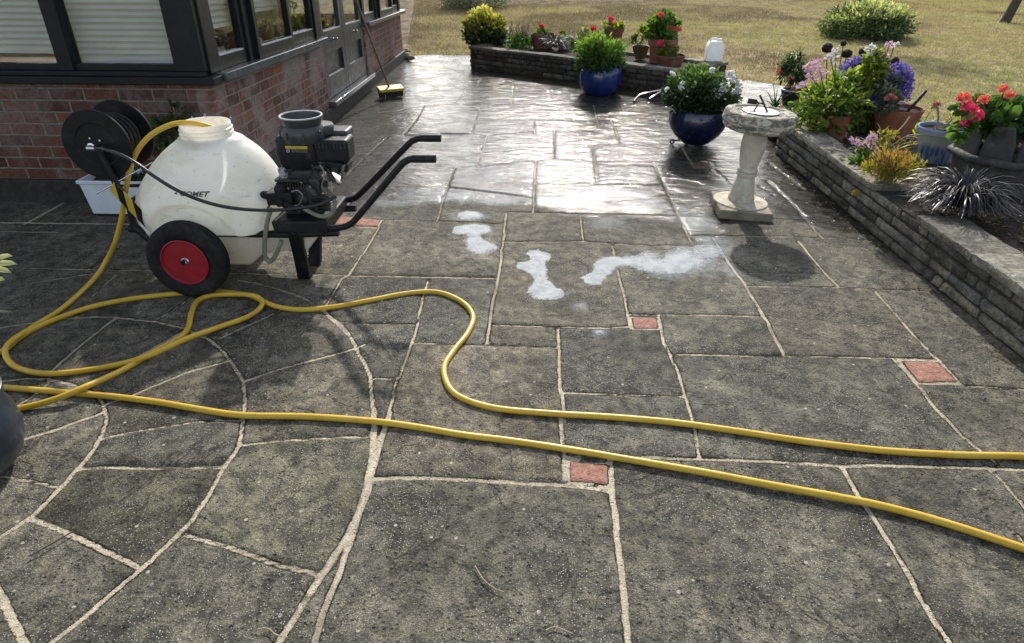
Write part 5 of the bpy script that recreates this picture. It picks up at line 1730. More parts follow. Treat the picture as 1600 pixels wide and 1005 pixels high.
def pot_rows(x, yb, zb, rows):
    """rows (y_px, width_px) up the axis of a pot standing at pixel (x, yb), height zb"""
    b = gr(x, yb, zb)
    k = 1 / pxm(b + np.array([0, 0, .1]))
    return b, [(w / 2 * k, ay(x, y, b[1])[2]) for y, w in rows]


def make_pot(root, mat, b, prof, soil_drop=.025, wall=.012, name='pot', rim=None, seg=48):
    r1, z1 = prof[-1]
    p = [(max(prof[0][0] - .004, .01), prof[0][1])] + list(prof) + [(r1 - wall * .3, z1 + .004), (r1 - wall, z1), (r1 - wall - .002, z1 - soil_drop * 1.6)]
    mb = MB(); mb.lathe(p, (b[0], b[1], 0), seg)
    po = mb.build(name, mat, root, angle=35)
    mb = MB()
    R = r1 - wall - .001
    n = 20
    vs = [(b[0], b[1], z1 - soil_drop + .008)]
    for j in (1, 2, 3):
        for k in range(n):
            a = 2 * math.pi * k / n
            vs.append((b[0] + R * j / 3 * math.cos(a), b[1] + R * j / 3 * math.sin(a), z1 - soil_drop + random.uniform(-.004, .006)))
    fs = [(0, 1 + k, 1 + (k + 1) % n) for k in range(n)] + [(1 + j * n + k, 1 + (j + 1) * n + k, 1 + (j + 1) * n + (k + 1) % n, 1 + j * n + (k + 1) % n) for j in range(2) for k in range(n)]
    mb.add(vs, fs); mb.build('soil', M_soil, root)
    return po


# leaf and petal colours
LG = leafmat('fresh green leaf', [(0, (.022, .050, .012)), (.45, (.055, .115, .022)), (.75, (.11, .19, .035)), (1, (.19, .27, .07))], .42)
LD = leafmat('dark green leaf', [(0, (.012, .026, .012)), (.5, (.030, .062, .022)), (.85, (.065, .115, .035)), (1, (.12, .17, .06))], .35)
LY = leafmat('yellow green leaf', [(0, (.05, .075, .012)), (.4, (.13, .17, .025)), (.8, (.25, .28, .05)), (1, (.36, .36, .09))], .45)
LE = leafmat('gold edged leaf', [(0, (.012, .028, .010)), (.40, (.035, .060, .018)), (.56, (.16, .15, .025)), (.8, (.40, .36, .08)), (1, (.55, .50, .16))], .3)
LGR = leafmat('grey green leaf', [(0, (.045, .055, .040)), (.5, (.095, .108, .075)), (1, (.20, .21, .15))], .3)
LV = leafmat('cream edged leaf', [(0, (.03, .06, .022)), (.5, (.09, .13, .045)), (.72, (.28, .30, .13)), (1, (.50, .49, .30))], .35)
LB = leafmat('black strap leaf', [(0, (.008, .006, .008)), (.6, (.020, .016, .017)), (.9, (.040, .034, .033)), (1, (.16, .15, .14))], .08, .36, .55)
LS = leafmat('straw leaf', [(0, (.20, .14, .07)), (.6, (.36, .28, .15)), (1, (.48, .42, .27))], .35)
LSED = leafmat('sedum leaf', [(0, (.10, .10, .02)), (.4, (.24, .22, .035)), (.75, (.36, .30, .06)), (1, (.30, .13, .05))], .4)
LSIL = leafmat('silvery strap leaf', [(0, (.02, .02, .02)), (.5, (.08, .08, .075)), (1, (.24, .24, .225))], .1, .5, .3)
LPUR = leafmat('purple spike', [(0, (.055, .045, .05)), (1, (.15, .115, .13))], .25)
ST = simple('green stem', (.06, .09, .03), .6, 0, .3, 20)
STB = simple('brown stem', (.10, .065, .045), .7, 0, .3, 20)
PK = petalmat('pink petal', (.70, .42, .57), (.88, .70, .78))
PHOT = petalmat('hot pink petal', (.75, .03, .12), (.88, .12, .25), .3)
PSAL = petalmat('salmon petal', (.80, .12, .08), (.90, .26, .18), .3)
PRED = petalmat('red petal', (.62, .015, .03), (.80, .05, .07), .3)
PWH = petalmat('white petal', (.74, .74, .76), (.86, .86, .84), .35)
PPUR = petalmat('violet petal', (.11, .075, .38), (.28, .21, .60), .35)
PCOR = petalmat('dusty pink petal', (.45, .14, .13), (.62, .28, .26), .3)

M_terra = simple('terracotta', (.26, .105, .060), .8, 0, .25, 9, .4, 60, .25, (.33, .23, .17))
M_terrad = simple('weathered terracotta', (.17, .078, .052), .85, 0, .35, 9, .5, 60, .2, (.22, .19, .15))
M_olive = simple('olive glaze', (.10, .075, .035), .25, 0, .4, 9, .1, 40, .6, (.20, .16, .09))
M_blackpot = simple('black pot plastic', (.018, .018, .018), .45, 0, .2, 10)
M_greystone = simple('dark cast planter stone', (.050, .050, .048), .75, 0, .35, 12, .6, 60, .3, (.11, .11, .10))
M_trough = simple('white trough plastic', (.56, .61, .65), .5, 0, .10, 5, .1, 30, .4, (.44, .47, .48))


def blue_glaze(name, a, b, rough=.12):
    t = T(name)
    o = t.obj()
    z = t.n('SeparateXYZ', {0: o}).outputs[2]
    n1 = t.noise(t.scalev(o, (1, 1, .45)), 9, 7, .65, .5)
    c = t.mix(t.step(n1, .3, .7), a, b)
    c = t.mix(t.math('MULTIPLY', t.step(t.noise(o, 30, 6, .75), .55, .72), .35), c, (.12, .13, .17))
    r = t.step(t.noise(o, 20, 4), .35, .7, rough, rough + .18)
    return t.done(t.bsdf(col=c, rough=r, spec=.55, coat=.4, coat_rough=.06, normal=t.bump(n1, .12, .01)))


M_blue = blue_glaze('cobalt blue glaze', (.008, .018, .10), (.016, .036, .17))
M_navy = blue_glaze('navy blue glaze', (.005, .008, .030), (.009, .013, .055))
M_slate = blue_glaze('slate blue glaze', (.010, .015, .024), (.022, .031, .045), .3)


def drip_material():
    t = T('dripping blue glaze')
    o = t.obj()
    s = t.n('SeparateXYZ', {0: o})
    n1 = t.noise(t.scalev(o, (1, 1, .10)), 42, 5, .6)
    zc = t.math('ADD', s.outputs[2], t.math('MULTIPLY', n1, .10))
    c = t.mix(t.step(zc, .13, .19), t.mix(t.step(n1, .42, .58), (.06, .10, .22), (.22, .27, .34)), (.30, .33, .28))
    c = t.mix(t.step(s.outputs[2], .195, .21), c, (.22, .26, .38))
    return t.done(t.bsdf(col=c, rough=.22, spec=.5, coat=.3))


def potted(name, label, cat, x, yb, zb, rows, mat, group=None, **k):
    b, prof = pot_rows(x, yb, zb, rows)
    t = thing(name, label, cat, b, group)
    po = make_pot(t, mat, b, prof, **k)
    return t, b, prof, po


def cpx(x, y, Y):
    return ay(x, y, Y)


def crown_at(x, y, Y, rx, ry, depth=None):
    """centre and radii (m) of a crown seen at pixel (x,y), half sizes rx, ry px"""
    c = ay(x, y, Y); k = 1 / pxm(c)
    return c, np.array([rx * k, (depth or rx) * k, ry * k * 1.04])


# ------------------------------------------------------------------ the two big blue pots
t1, b1, pf1, _ = potted('glazed_pot', 'round cobalt blue glazed pot with a bushy green plant in front of the dark planter', 'potted plant', 936, 146, .0, [(148, 38), (145, 47), (138, 58), (128, 65), (118, 67), (110, 65), (105, 60), (103, 61)], M_blue, 'blue glazed pots')
c, r = crown_at(938, 86, b1[1], 38, 27)
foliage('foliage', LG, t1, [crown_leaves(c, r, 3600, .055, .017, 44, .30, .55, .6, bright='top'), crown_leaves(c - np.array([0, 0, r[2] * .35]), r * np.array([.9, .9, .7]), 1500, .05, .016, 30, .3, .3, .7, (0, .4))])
t2, b2, pf2, _ = potted('glazed_pot', 'dark navy blue glazed pot with white flowers just behind the sundial', 'potted plant', 1086, 219, .035, [(222, 40), (217, 54), (208, 72), (198, 84), (188, 89), (179, 88), (173, 84), (170, 82)], M_navy, 'blue glazed pots')
for k in range(3):
    a = 2 * math.pi * k / 3 + .5
    mb = MB().lathe([(0, -.018), (.016, -.017), (.018, 0), (.016, .017), (0, .018)], (b2[0] + .075 * math.cos(a), b2[1] + .075 * math.sin(a), .018), 14, 'y')
    mb.build('pot_foot', M_blackp, t2)
mb = MB(); q = gr(1050, 222, .02); mb.lathe([(.010, -.006), (.022, -.008), (.024, 0), (.022, .008), (.010, .006)], (q[0], q[1], .024), 18, 'y', closed=True); mb.box(((q[0] + b2[0]) / 2, (q[1] + b2[1]) / 2, .034), (abs(b2[0] - q[0]), .02, .010)); mb.build('caster', M_blackp, t2)
c, r = crown_at(1090, 143, b2[1], 48, 33)
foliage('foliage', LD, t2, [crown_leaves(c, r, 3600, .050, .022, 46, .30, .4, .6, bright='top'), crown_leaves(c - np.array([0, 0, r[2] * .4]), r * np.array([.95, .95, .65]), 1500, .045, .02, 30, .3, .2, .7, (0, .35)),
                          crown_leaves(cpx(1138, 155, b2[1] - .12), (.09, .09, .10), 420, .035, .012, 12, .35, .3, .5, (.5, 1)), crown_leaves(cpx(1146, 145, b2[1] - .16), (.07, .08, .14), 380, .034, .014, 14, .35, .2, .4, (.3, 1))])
for x, y, s in ((1051, 116, 9), (1063, 138, 9), (1066, 131, 8), (1042, 140, 8), (1113, 110, 9), (1140, 117, 13), (1146, 122, 9), (1128, 135, 9), (1119, 139, 11), (1124, 148, 14), (1134, 134, 9), (1153, 128, 8), (1157, 133, 8), (1152, 138, 8), (1150, 145, 9), (1157, 141, 7), (1145, 147, 8), (1133, 142, 9), (1148, 158, 8), (1155, 163, 8), (1142, 168, 9), (1136, 176, 9), (1128, 172, 8), (1141, 127, 7)):
    p = cpx(x, y, b2[1] - .19 - .05 * random.random()); flower(t2, 'ball', PWH, p, s * 1.05 / pxm(p), (.7, 0))
    if s > 8: flower(t2, 'open', PWH, p + np.array([random.uniform(-.015, .015), -.012, random.uniform(-.015, .015)]), s * .8 / pxm(p), (1.2, .3))

# ------------------------------------------------------------------ things on the back planter
PZ = .285
SOILZ = .25
# gold edged bush
b = gr(757, 69, SOILZ)
t = thing('golden_bush', 'round golden variegated bush at the left end of the stone planter', 'shrub', b)
c, r = crown_at(757, 46, b[1], 31, 26)
foliage('foliage', LE, t, [crown_leaves(c, r, 2600, .060, .036, 52, .24, .5, .82, bright='top'), crown_leaves(c - np.array([0, 0, r[2] * .4]), r * np.array([.95, .95, .6]), 900, .06, .04, 26, .3, .1, .8, (0, .42))])
stems('stem', STB, t, [(b, c + np.array([dx, 0, 0])) for dx in (-.1, 0, .09)], .008)
# sage with dry flower spikes
b = gr(810, 76, SOILZ)
t = thing('sage_plant', 'green sage plant with dry purplish flower spikes beside the golden bush', 'plant', b)
c, r = crown_at(810, 66, b[1], 22, 11)
foliage('foliage', LG, t, [crown_leaves(c, r, 800, .05, .020, 22, .35, .4, .6)])
V_, F_, R_v, bb = [], [], [], 0
P, D = [], []
for k in range(26):
    p0 = cpx(random.uniform(793, 826), random.uniform(58, 66), b[1] + random.uniform(-.1, .1)); p1 = p0 + np.array([random.uniform(-.05, .05), 0, random.uniform(.12, .22)])
    for s in np.linspace(.25, 1, 9): P.append(p0 + (p1 - p0) * s); D.append(unit(np.array([random.uniform(-.5, .5), random.uniform(-.5, .5), 1.0])))
P, D = np.array(P), np.array(D); n = len(P)
foliage('flower_spikes', LPUR, t, [(P, D, rdir(n), np.full(n, .030), np.full(n, .013), RNG.random(n))])['kind'] = 'stuff'
# terracotta pot with a single red geranium
t, b, pf, _ = potted('potted_geranium', 'squat brown terracotta pot with one red geranium head, left of the silvery grass', 'potted plant', 849, 76, SOILZ, [(77, 30), (70, 33), (60, 38), (57, 40), (53, 40)], M_terrad)
c, r = crown_at(846, 52, b[1], 9, 6)
foliage('foliage', LG, t, [crown_leaves(c, r, 90, .05, .045, 9, .4, .3, .5)])
p = cpx(846, 42, b[1]); stems('stem', ST, t, [(c, p)], .004); flower(t, 'ball', PRED, p, 10 / pxm(p))
flower(t, 'ball', PRED, cpx(848, 47, b[1]), 6 / pxm(p))
# silvery strap grass
b = gr(867, 80, SOILZ)
t = thing('silver_grass', 'tuft of silvery dark strap leaves spilling over the front of the stone planter', 'grass plant', b)
blades_mesh('blades', LSIL, t, b + np.array([0, 0, .05]), 260, .24, .012, .12, .85, 1.05)
# pale rimmed pot behind it
t, b, pf, _ = potted('small_pot', 'pot with a pale worn rim and a tiny red flower behind the silvery grass', 'potted plant', 882, 77, SOILZ, [(77, 18), (66, 22), (60, 24), (58, 26)], simple('pale worn pot', (.30, .28, .24), .7, 0, .3, 20))
c = cpx(880, 54, b[1]); foliage('foliage', LG, t, [crown_leaves(c, (.06, .06, .04), 60, .035, .03, 7, .4)])
p = cpx(878, 50, b[1]); flower(t, 'ball', PRED, p, 6 / pxm(p))
# pale shrub behind the blue pot
b = gr(915, 88, SOILZ)
t = thing('pale_shrub', 'pale green and cream leaved shrub in the planter behind the cobalt pot', 'shrub', b)
c, r = crown_at(914, 68, b[1], 19, 17)
foliage('foliage', LV, t, [crown_leaves(c, r, 800, .06, .03, 22, .35, .4, .6)])
p = cpx(927, 46, b[1] - .1); stems('stem', ST, t, [(c, p)], .004); flower(t, 'ball', PRED, p, 11 / pxm(p), label='red flower head standing above the cream leaves')
# terracotta pot above the cobalt pot
t, b, pf, _ = potted('potted_geranium', 'terracotta pot with coral geraniums seen above the cobalt pot', 'potted plant', 957, 80, SOILZ, [(81, 22), (66, 25), (52, 28), (48, 32), (44, 32)], M_terrad)
c, r = crown_at(958, 41, b[1], 15, 6)
foliage('foliage', LY, t, [crown_leaves(c, r, 230, .05, .04, 16, .4, .3, .5)])
for x, y, s in ((954, 30, 11), (953, 35, 8), (962, 38, 9), (957, 41, 7)):
    p = cpx(x, y, b[1] - .05); flower(t, 'ball', PHOT if y < 36 else PSAL, p, s / pxm(p))
stems('stem', ST, t, [(c, cpx(954, 31, b[1] - .05))], .004)
# olive glazed bowl
t, b, pf, _ = potted('olive_pot', 'small olive glazed pot with a yellowing seedling left of the tall terracotta pot', 'potted plant', 1000, 91, SOILZ + .02, [(92, 15), (86, 19), (79, 24), (74, 26), (72, 27)], M_olive)
c = cpx(1005, 55, b[1])
foliage('foliage', LY, t, [crown_leaves(c, (.06, .06, .10), 130, .06, .025, 12, .4, .3, .4), crown_leaves(cpx(990, 62, b[1]), (.05, .05, .05), 90, .035, .03, 8, .4, .3, .5, (0, .2))])
stems('stem', ST, t, [(cpx(1000, 72, b[1]), c), (cpx(998, 72, b[1]), cpx(990, 62, b[1]))], .005)
# tall terracotta
t, b, pf, _ = potted('potted_geranium', 'tall orange terracotta pot full of salmon geraniums on the right of the planter', 'potted plant', 1033, 95, SOILZ + .02, [(97, 36), (85, 38), (72, 41), (71, 45), (62, 47), (60, 46)], M_terra)
c, r = crown_at(1034, 43, b[1], 25, 19)
foliage('foliage', LG, t, [crown_leaves(c, r, 900, .06, .05, 32, .28, .3, .6)])
for x, y, s in ((1032, 24, 13), (1043, 45, 10), (1052, 45, 9), (1060, 47, 11), (1047, 48, 8)):
    p = cpx(x, y, b[1] - .12); flower(t, 'ball', PSAL, p, s / pxm(p))
# wide terracotta bowl
t, b, pf, _ = potted('terracotta_bowl', 'wide weathered terracotta bowl with a wilting pink geranium at the planter corner', 'potted plant', 1046, 99, PZ, [(103, 36), (98, 40), (91, 43), (89, 46), (86, 47)], M_terrad)
c, r = crown_at(1044, 78, b[1], 15, 9)
foliage('foliage', LY, t, [crown_leaves(c, r, 260, .05, .03, 18, .35, .2, .5, (0, .6))])
for x, y, s in ((1030, 69, 11), (1034, 65, 7), (1053, 70, 8), (1036, 72, 7)):
    p = cpx(x, y, b[1] - .06); flower(t, 'ball', PHOT if x < 1040 else PCOR, p, s / pxm(p))
# white jerry can
b = gr(1114, 95, PZ)
t = thing('plastic_container', 'empty white plastic container standing on the right end of the stone planter', 'container', b)
k = 1 / pxm(b + np.array([0, 0, .15]))
zz_ = lambda y: ay(1114, y, b[1])[2]
M_can = T('milky plastic')
o_ = M_can.obj(); pb = M_can.bsdf(col=M_can.mix(M_can.step(M_can.noise(o_, 14, 5), .3, .7), (.72, .74, .75), (.82, .84, .84)), rough=.35, spec=.4)
M_can = M_can.done(M_can.n('MixShader', {0: .4, 1: pb.outputs[0], 2: M_can.n('BsdfTranslucent', {'Color': (.85, .88, .88)}).outputs[0]}))
wd, hb = 27 * k, PZ + .002
mb = MB(); mb.prism_y([(b[0] - wd / 2, hb), (b[0] + wd / 2 * .92, hb), (b[0] + wd / 2, zz_(72)), (b[0] + wd * .42, zz_(67)), (b[0] + wd * .33, zz_(64)), (b[0] - wd * .30, zz_(64)), (b[0] - wd * .42, zz_(68)), (b[0] - wd * .47, zz_(74))], b[1] - .075, b[1] + .075)
can = mb.build('body', M_can, t, bevel=.014, seg=3)
mb = MB(); mb.tube(catmull([(b[0] - wd * .28, b[1], zz_(66)), (b[0] - wd * .24, b[1], zz_(61)), (b[0] + wd * .05, b[1], zz_(60.5)), (b[0] + wd * .12, b[1], zz_(65))], 6), .012, 10); mb.build('handle', M_can, can)
mb = MB(); mb.lathe([(.022, zz_(65)), (.022, zz_(60.5)), (.018, zz_(60)), (0, zz_(60))], (b[0] + wd * .24, b[1], 0), 18); mb.build('neck', M_can, can)

# ------------------------------------------------------------------ flower bed on the right
BZ = .24
# black pot with fuchsia
t, b, pf, _ = potted('potted_fuchsia', 'black pot with pale rim and drooping red fuchsia at the bed\'s far end', 'potted plant', 1238, 163, BZ, [(165, 30), (158, 33), (148, 38), (143, 41), (140, 41)], M_blackpot)
mb = MB(); r1, z1 = pf[-1]; mb.lathe([(r1 - .012, z1 - .004), (r1 + .004, z1 - .006), (r1 + .004, z1 + .006), (r1 - .010, z1 + .007)], (b[0], b[1], 0), 40, closed=True); mb.build('rim', M_rim, t)
c, r = crown_at(1241, 109, b[1], 20, 20)
foliage('foliage', LD, t, [crown_leaves(c, r, 420, .055, .022, 28, .3, -.5, .6), crown_leaves(c + np.array([0, 0, .06]), r * .8, 160, .06, .016, 20, .3, -.6, .6, (.7, 1))])
stems('stem', STB, t, [(cpx(1238, 143, b[1]), c + np.array([dx, 0, 0])) for dx in (-.05, 0, .05)], .005)
for x, y, s, m in ((1218, 104, 12, PSAL), (1217, 109, 9, PSAL), (1235, 115, 9, PCOR), (1232, 121, 8, PCOR), (1240, 118, 8, PCOR), (1231, 131, 8, PCOR), (1238, 134, 9, PCOR), (1243, 137, 7, PCOR), (1247, 128, 7, PCOR)):
    p = cpx(x, y, b[1] - .12); flower(t, 'bell', m, p, s / pxm(p))
# leafy pink plant in a terracotta pot
t, b, pf, _ = potted('pink_daisy_plant', 'terracotta pot of leafy plants with clustered pale pink flowers beside the sundial', 'potted plant', 1303, 213, BZ, [(216, 30), (205, 33), (192, 36), (184, 39), (179, 40)], M_terra)
c, r = crown_at(1295, 170, b[1], 54, 33, 36)
foliage('foliage', LG, t, [crown_leaves(c, r, 560, .066, .028, 60, .20, .3, .4, bright='top'), crown_leaves(cpx(1310, 140, b[1] + .1), (.14, .14, .14), 160, .07, .032, 24, .3, .5, .4, (.5, 1))])
foliage('young_leaves', LY, t, [crown_leaves(c + np.array([0, -.03, .02]), r * 1.04, 300, .070, .030, 34, .16, .2, .75, (.15, 1)), crown_leaves(cpx(1310, 140, b[1] + .1), (.15, .14, .15), 200, .07, .03, 24, .3, .5, .4, (.3, 1))])
stems('stem', ST, t, [(cpx(1303, 185, b[1]), cpx(x, y, b[1])) for x, y in ((1265, 112), (1280, 105), (1258, 135), (1298, 92), (1306, 84), (1275, 128), (1320, 130), (1335, 150))], .004)
for x, y, s in ((1262, 103, 13), (1276, 98, 14), (1281, 112, 14), (1267, 118, 13), (1256, 132, 13), (1291, 116, 11), (1273, 124, 12), (1284, 120, 10), (1263, 111, 12), (1249, 137, 9), (1270, 108, 11), (1278, 105, 10)):
    p = cpx(x, y, b[1] - .05 + random.uniform(-.05, .05)); flower(t, 'daisy', PK, p, s * 1.25 / pxm(p), (.5, 0))
for x, y, s in ((1298, 87, 12), (1305, 79, 10), (1308, 90, 10), (1292, 92, 9), (1320, 122, 8), (1302, 97, 9)):
    p = cpx(x, y, b[1]); flower(t, 'daisy', PWH, p, s * 1.2 / pxm(p), (.5, 0))
# tall pink plant
b = gr(1366, 205, BZ)
t = thing('tall_pink_plant', 'tallest plant of the bed with bright pale pink heads above a light green leafy column', 'plant', b)
foliage('foliage', LY, t, [crown_leaves(cpx(1362, 122, b[1]), (.085, .085, .17), 520, .085, .03, 26, .32, -.2, .5), crown_leaves(cpx(1350, 152, b[1]), (.06, .06, .07), 110, .085, .04, 8, .4, -.3, .5, (.4, 1)), crown_leaves(cpx(1352, 190, b[1]), (.14, .10, .12), 420, .06, .022, 24, .3, .3, .5, (0, .5))])
hd_ = [(1360, 76, 15), (1368, 82, 14), (1374, 90, 14), (1382, 86, 12), (1390, 71, 13), (1397, 72, 13), (1372, 97, 12), (1384, 94, 12), (1362, 84, 12), (1378, 80, 10), (1366, 93, 10)]
stems('stem', ST, t, [(b, cpx(x, y, b[1])) for x, y, s in hd_[:7]], .004)
for x, y, s in hd_:
    p = cpx(x, y, b[1] + random.uniform(-.05, .05)); flower(t, 'daisy', PK if random.random() < .65 else PWH, p, s * 1.3 / pxm(p), (.5, 0))
# violet mass in the big terracotta pot
t, b, pf, _ = potted('violet_flower_pot', 'large terracotta pot with a mass of violet blue flowers behind the pale pink plants', 'potted plant', 1392, 212, BZ, [(216, 46), (200, 54), (186, 62), (178, 68), (171, 72), (168, 73)], M_terra)
def petals_mass(name, mat, parent, specs):
    parts = []
    for c_, r_, n_ in specs:
        d = rdir(n_); q = d * RNG.uniform(.45, 1.05, (n_, 1))
        parts.append((c_ + q * r_, unit(d * .4 + rdir(n_)), d, RNG.uniform(.016, .030, n_), RNG.uniform(.014, .024, n_), RNG.random(n_)))
    o = foliage(name, mat, parent, parts, .1, .05); o['kind'] = 'stuff'
    return o
Yb = b[1]
petals_mass('violet_flowers', PPUR, t, [(cpx(1325, 118, Yb + .25), np.array([.075, .07, .13]), 620), (cpx(1340, 100, Yb + .28), np.array([.05, .05, .06]), 200), (cpx(1402, 120, Yb + .08), np.array([.11, .09, .10]), 800), (cpx(1412, 140, Yb + .05), np.array([.06, .07, .13]), 420), (cpx(1372, 158, Yb + .02), np.array([.13, .06, .05]), 380)])
foliage('foliage', LGR, t, [crown_leaves(cpx(1392, 140, Yb), (.12, .08, .10), 420, .05, .022, 26, .3, .2, .5), crown_leaves(cpx(1330, 130, Yb + .25), (.06, .06, .10), 120, .05, .02, 12, .3, .2, .5), crown_leaves(cpx(1388, 160, Yb - .12), (.08, .05, .07), 200, .06, .024, 14, .3, .2, .5)])
for x, y, s, m in ((1391, 151, 12, PCOR), (1386, 155, 10, PCOR), (1398, 154, 9, PCOR), (1408, 161, 8, PK), (1321, 117, 8, PWH)):
    p = cpx(x, y, Yb - .22 if x > 1330 else Yb + .1); flower(t, 'ball', m, p, s / pxm(p))
# dark seed heads
b = gr(1330, 190, BZ)
t = thing('dark_seedhead_plant', 'stems with dark round seed heads standing above the violet flowers', 'plant', b)
hs_ = [(1293, 75, 17, 15), (1323, 84, 17, 13), (1348, 81, 12, 12), (1350, 91, 10, 10), (1398, 97, 13, 15), (1318, 68, 9, 9)]
stems('stem', ST, t, [(b + np.array([(x - 1330) * .0025, .2, 0]), cpx(x, y, b[1] + .25)) for x, y, w, h in hs_], .004)
M_seed = simple('dark seed head', (.020, .017, .014), .9, 0, .4, 60, .8, 200, .2)
for x, y, w, h in hs_:
    p = cpx(x, y, b[1] + .25); k = 1 / pxm(p)
    mb = MB(); mb.lathe([(0, -h / 2 * k), (w * .35 * k, -h * .4 * k), (w * .5 * k, -h * .05 * k), (w * .42 * k, h * .3 * k), (w * .2 * k, h * .48 * k), (0, h / 2 * k)], p, 16)
    mb.v = [tuple(np.array(v) + .004 * np.array([mnoise.noise(Vector(v) * 90), mnoise.noise(Vector(v) * 90 + Vector((5, 0, 0))), mnoise.noise(Vector(v) * 90 + Vector((0, 7, 0)))])) for v in mb.v]
    mb.build('seed_head', M_seed, t)
# tool handle leaning out of the pot
p0, p1 = cpx(1404, 190, 5.35), cpx(1447, 142, 5.45)
t = thing('garden_tool', 'black handled garden tool sticking out beside the large terracotta pot', 'tool', gr(1400, 212, BZ))
d = unit(p1 - p0)
mb = MB(); mb.tube([p0 - d * .12, p0, p0 + (p1 - p0) * .35], .008, 10); mb.build('shaft', M_alloy, t)
mb = MB(); mb.tube([p0 + (p1 - p0) * .3, p0 + (p1 - p0) * .5, p1], [.010, .014, .013], 12); mb.build('handle', M_blackp, t, bevel=.003)
# dry strap leaved clump
b = gr(1378, 246, BZ)
t = thing('dry_strap_plant', 'clump of long straw coloured strap leaves in front of the large terracotta pot', 'plant', b)
blades_mesh('blades', LS, t, b, 46, .30, .016, .12, .55, .9)
mb_p = [cpx(*q, b[1] + .05) for q in ((1372, 232), (1395, 212), (1410, 198), (1422, 182))]
mb = MB(); mb.tube(catmull(mb_p, 6), [.005] * 19, 6); mb.build('stem', simple('straw stalk', (.42, .35, .22), .7, 0, .2, 30), t)
foliage('foliage', LSED, t, [crown_leaves(b + np.array([.03, .02, .08]), (.16, .10, .10), 380, .035, .012, 26, .3, .5, .4)])
# scabious in front
b = gr(1352, 262, BZ)
t = thing('scabious_plant', 'low plant with soft lilac pink pincushion flowers leaning over the wall edge', 'plant', b)
foliage('foliage', LG, t, [crown_leaves(b + np.array([-.05, 0, .06]), (.10, .08, .06), 200, .06, .018, 16, .3, .4, .5, (.2, .9))])
hd_ = [(1335, 222, 17), (1363, 216, 16), (1350, 228, 15), (1361, 236, 15), (1366, 229, 12), (1343, 235, 11), (1355, 221, 11), (1341, 246, 11), (1369, 241, 9)]
stems('stem', ST, t, [(b, cpx(x, y, b[1])) for x, y, s in hd_], .0028)
for x, y, s in hd_:
    p = cpx(x, y, b[1]); flower(t, 'daisy', PK, p, s * 1.2 / pxm(p), (.7, 0))
mb = MB()
for x, y, s in hd_[:5]:
    p = cpx(x, y, b[1] - .006); mb.lathe([(0, -.004), (.006, -.002), (.006, .003), (0, .005)], p + np.array([0, -.006, .006]), 10)
mb.build('flower_centre', simple('plum centre', (.16, .04, .10), .8), t)
# sedum
b = gr(1390, 288, .27)
t = thing('sedum_clump', 'yellow green sedum clump hanging over the gap in the wall coping', 'plant', b)
c, r = crown_at(1389, 268, b[1], 37, 27, 24)
foliage('foliage', LSED, t, [crown_leaves(c, r, 2300, .022, .008, 30, .36, 1.0, .40, bright='top'), crown_leaves(c + np.array([0, 0, .04]), r * np.array([.9, .9, .8]), 500, .03, .006, 40, .3, 1.2, .6, (.8, 1)), crown_leaves(cpx(1425, 262, b[1] + .08), (.07, .06, .07), 500, .022, .008, 14, .3, .5, .5)])
stems('stem', STB, t, [(c + np.array([random.uniform(-.12, .12), random.uniform(-.06, .06), -.02]), c + np.array([random.uniform(-.15, .15), random.uniform(-.06, .06), random.uniform(.06, .15)])) for _ in range(40)], .0018)
# stray yellow flower over the wall
pf_ = ax(1337, 301, rwx(3.9) - .03)
t = thing('yellow_wildflower', 'single yellow flower on a long thin stalk hanging over the stone wall', 'flower', pf_)
mb = MB(); mb.tube(catmull([pf_, pf_ + np.array([.03, -.03, .002]), cpx(1396, 303, pf_[1] - .03)], 6), .0022, 6); mb.build('stem', simple('pale stalk', (.36, .32, .2), .7), t)
PYEL = petalmat('yellow petal', (.55, .42, .04), (.72, .58, .10))
for dx, dz in ((0, 0), (-.012, -.004), (.008, -.008), (-.004, .008)): flower(t, 'ball', PYEL, pf_ + np.array([dx, -.006, dz]), .034)
# blue drip pot
t, b, pf, _ = potted('drip_glaze_pot', 'blue and cream drip glazed pot with a dried geranium stalk right of the strap leaves', 'potted plant', 1455, 250, BZ, [(253, 50), (240, 53), (222, 58), (208, 62), (207, 66), (200, 67), (198, 66)], drip_material())
p0 = cpx(1463, 200, b[1])
mb = MB(); mb.tube(catmull([p0, cpx(1466, 185, b[1]), cpx(1465, 166, b[1])], 6), .006, 8); mb.tube(catmull([p0, cpx(1478, 196, b[1]), cpx(1488, 186, b[1])], 6), .005, 8); mb.tube(catmull([p0, cpx(1474, 203, b[1] - .02), cpx(1482, 200, b[1])], 5), .006, 8)
mb.build('stem', simple('dry geranium stalk', (.27, .19, .13), .8, 0, .3, 30), t)
foliage('foliage', LS, t, [crown_leaves(cpx(1464, 163, b[1]), (.035, .03, .016), 60, .025, .010, 8, .4), crown_leaves(cpx(1486, 184, b[1]), (.02, .02, .03), 18, .03, .016, 4, .4)])
flower(t, 'ball', PCOR, cpx(1463, 164, b[1]), .055, label='withered red brown flower head')
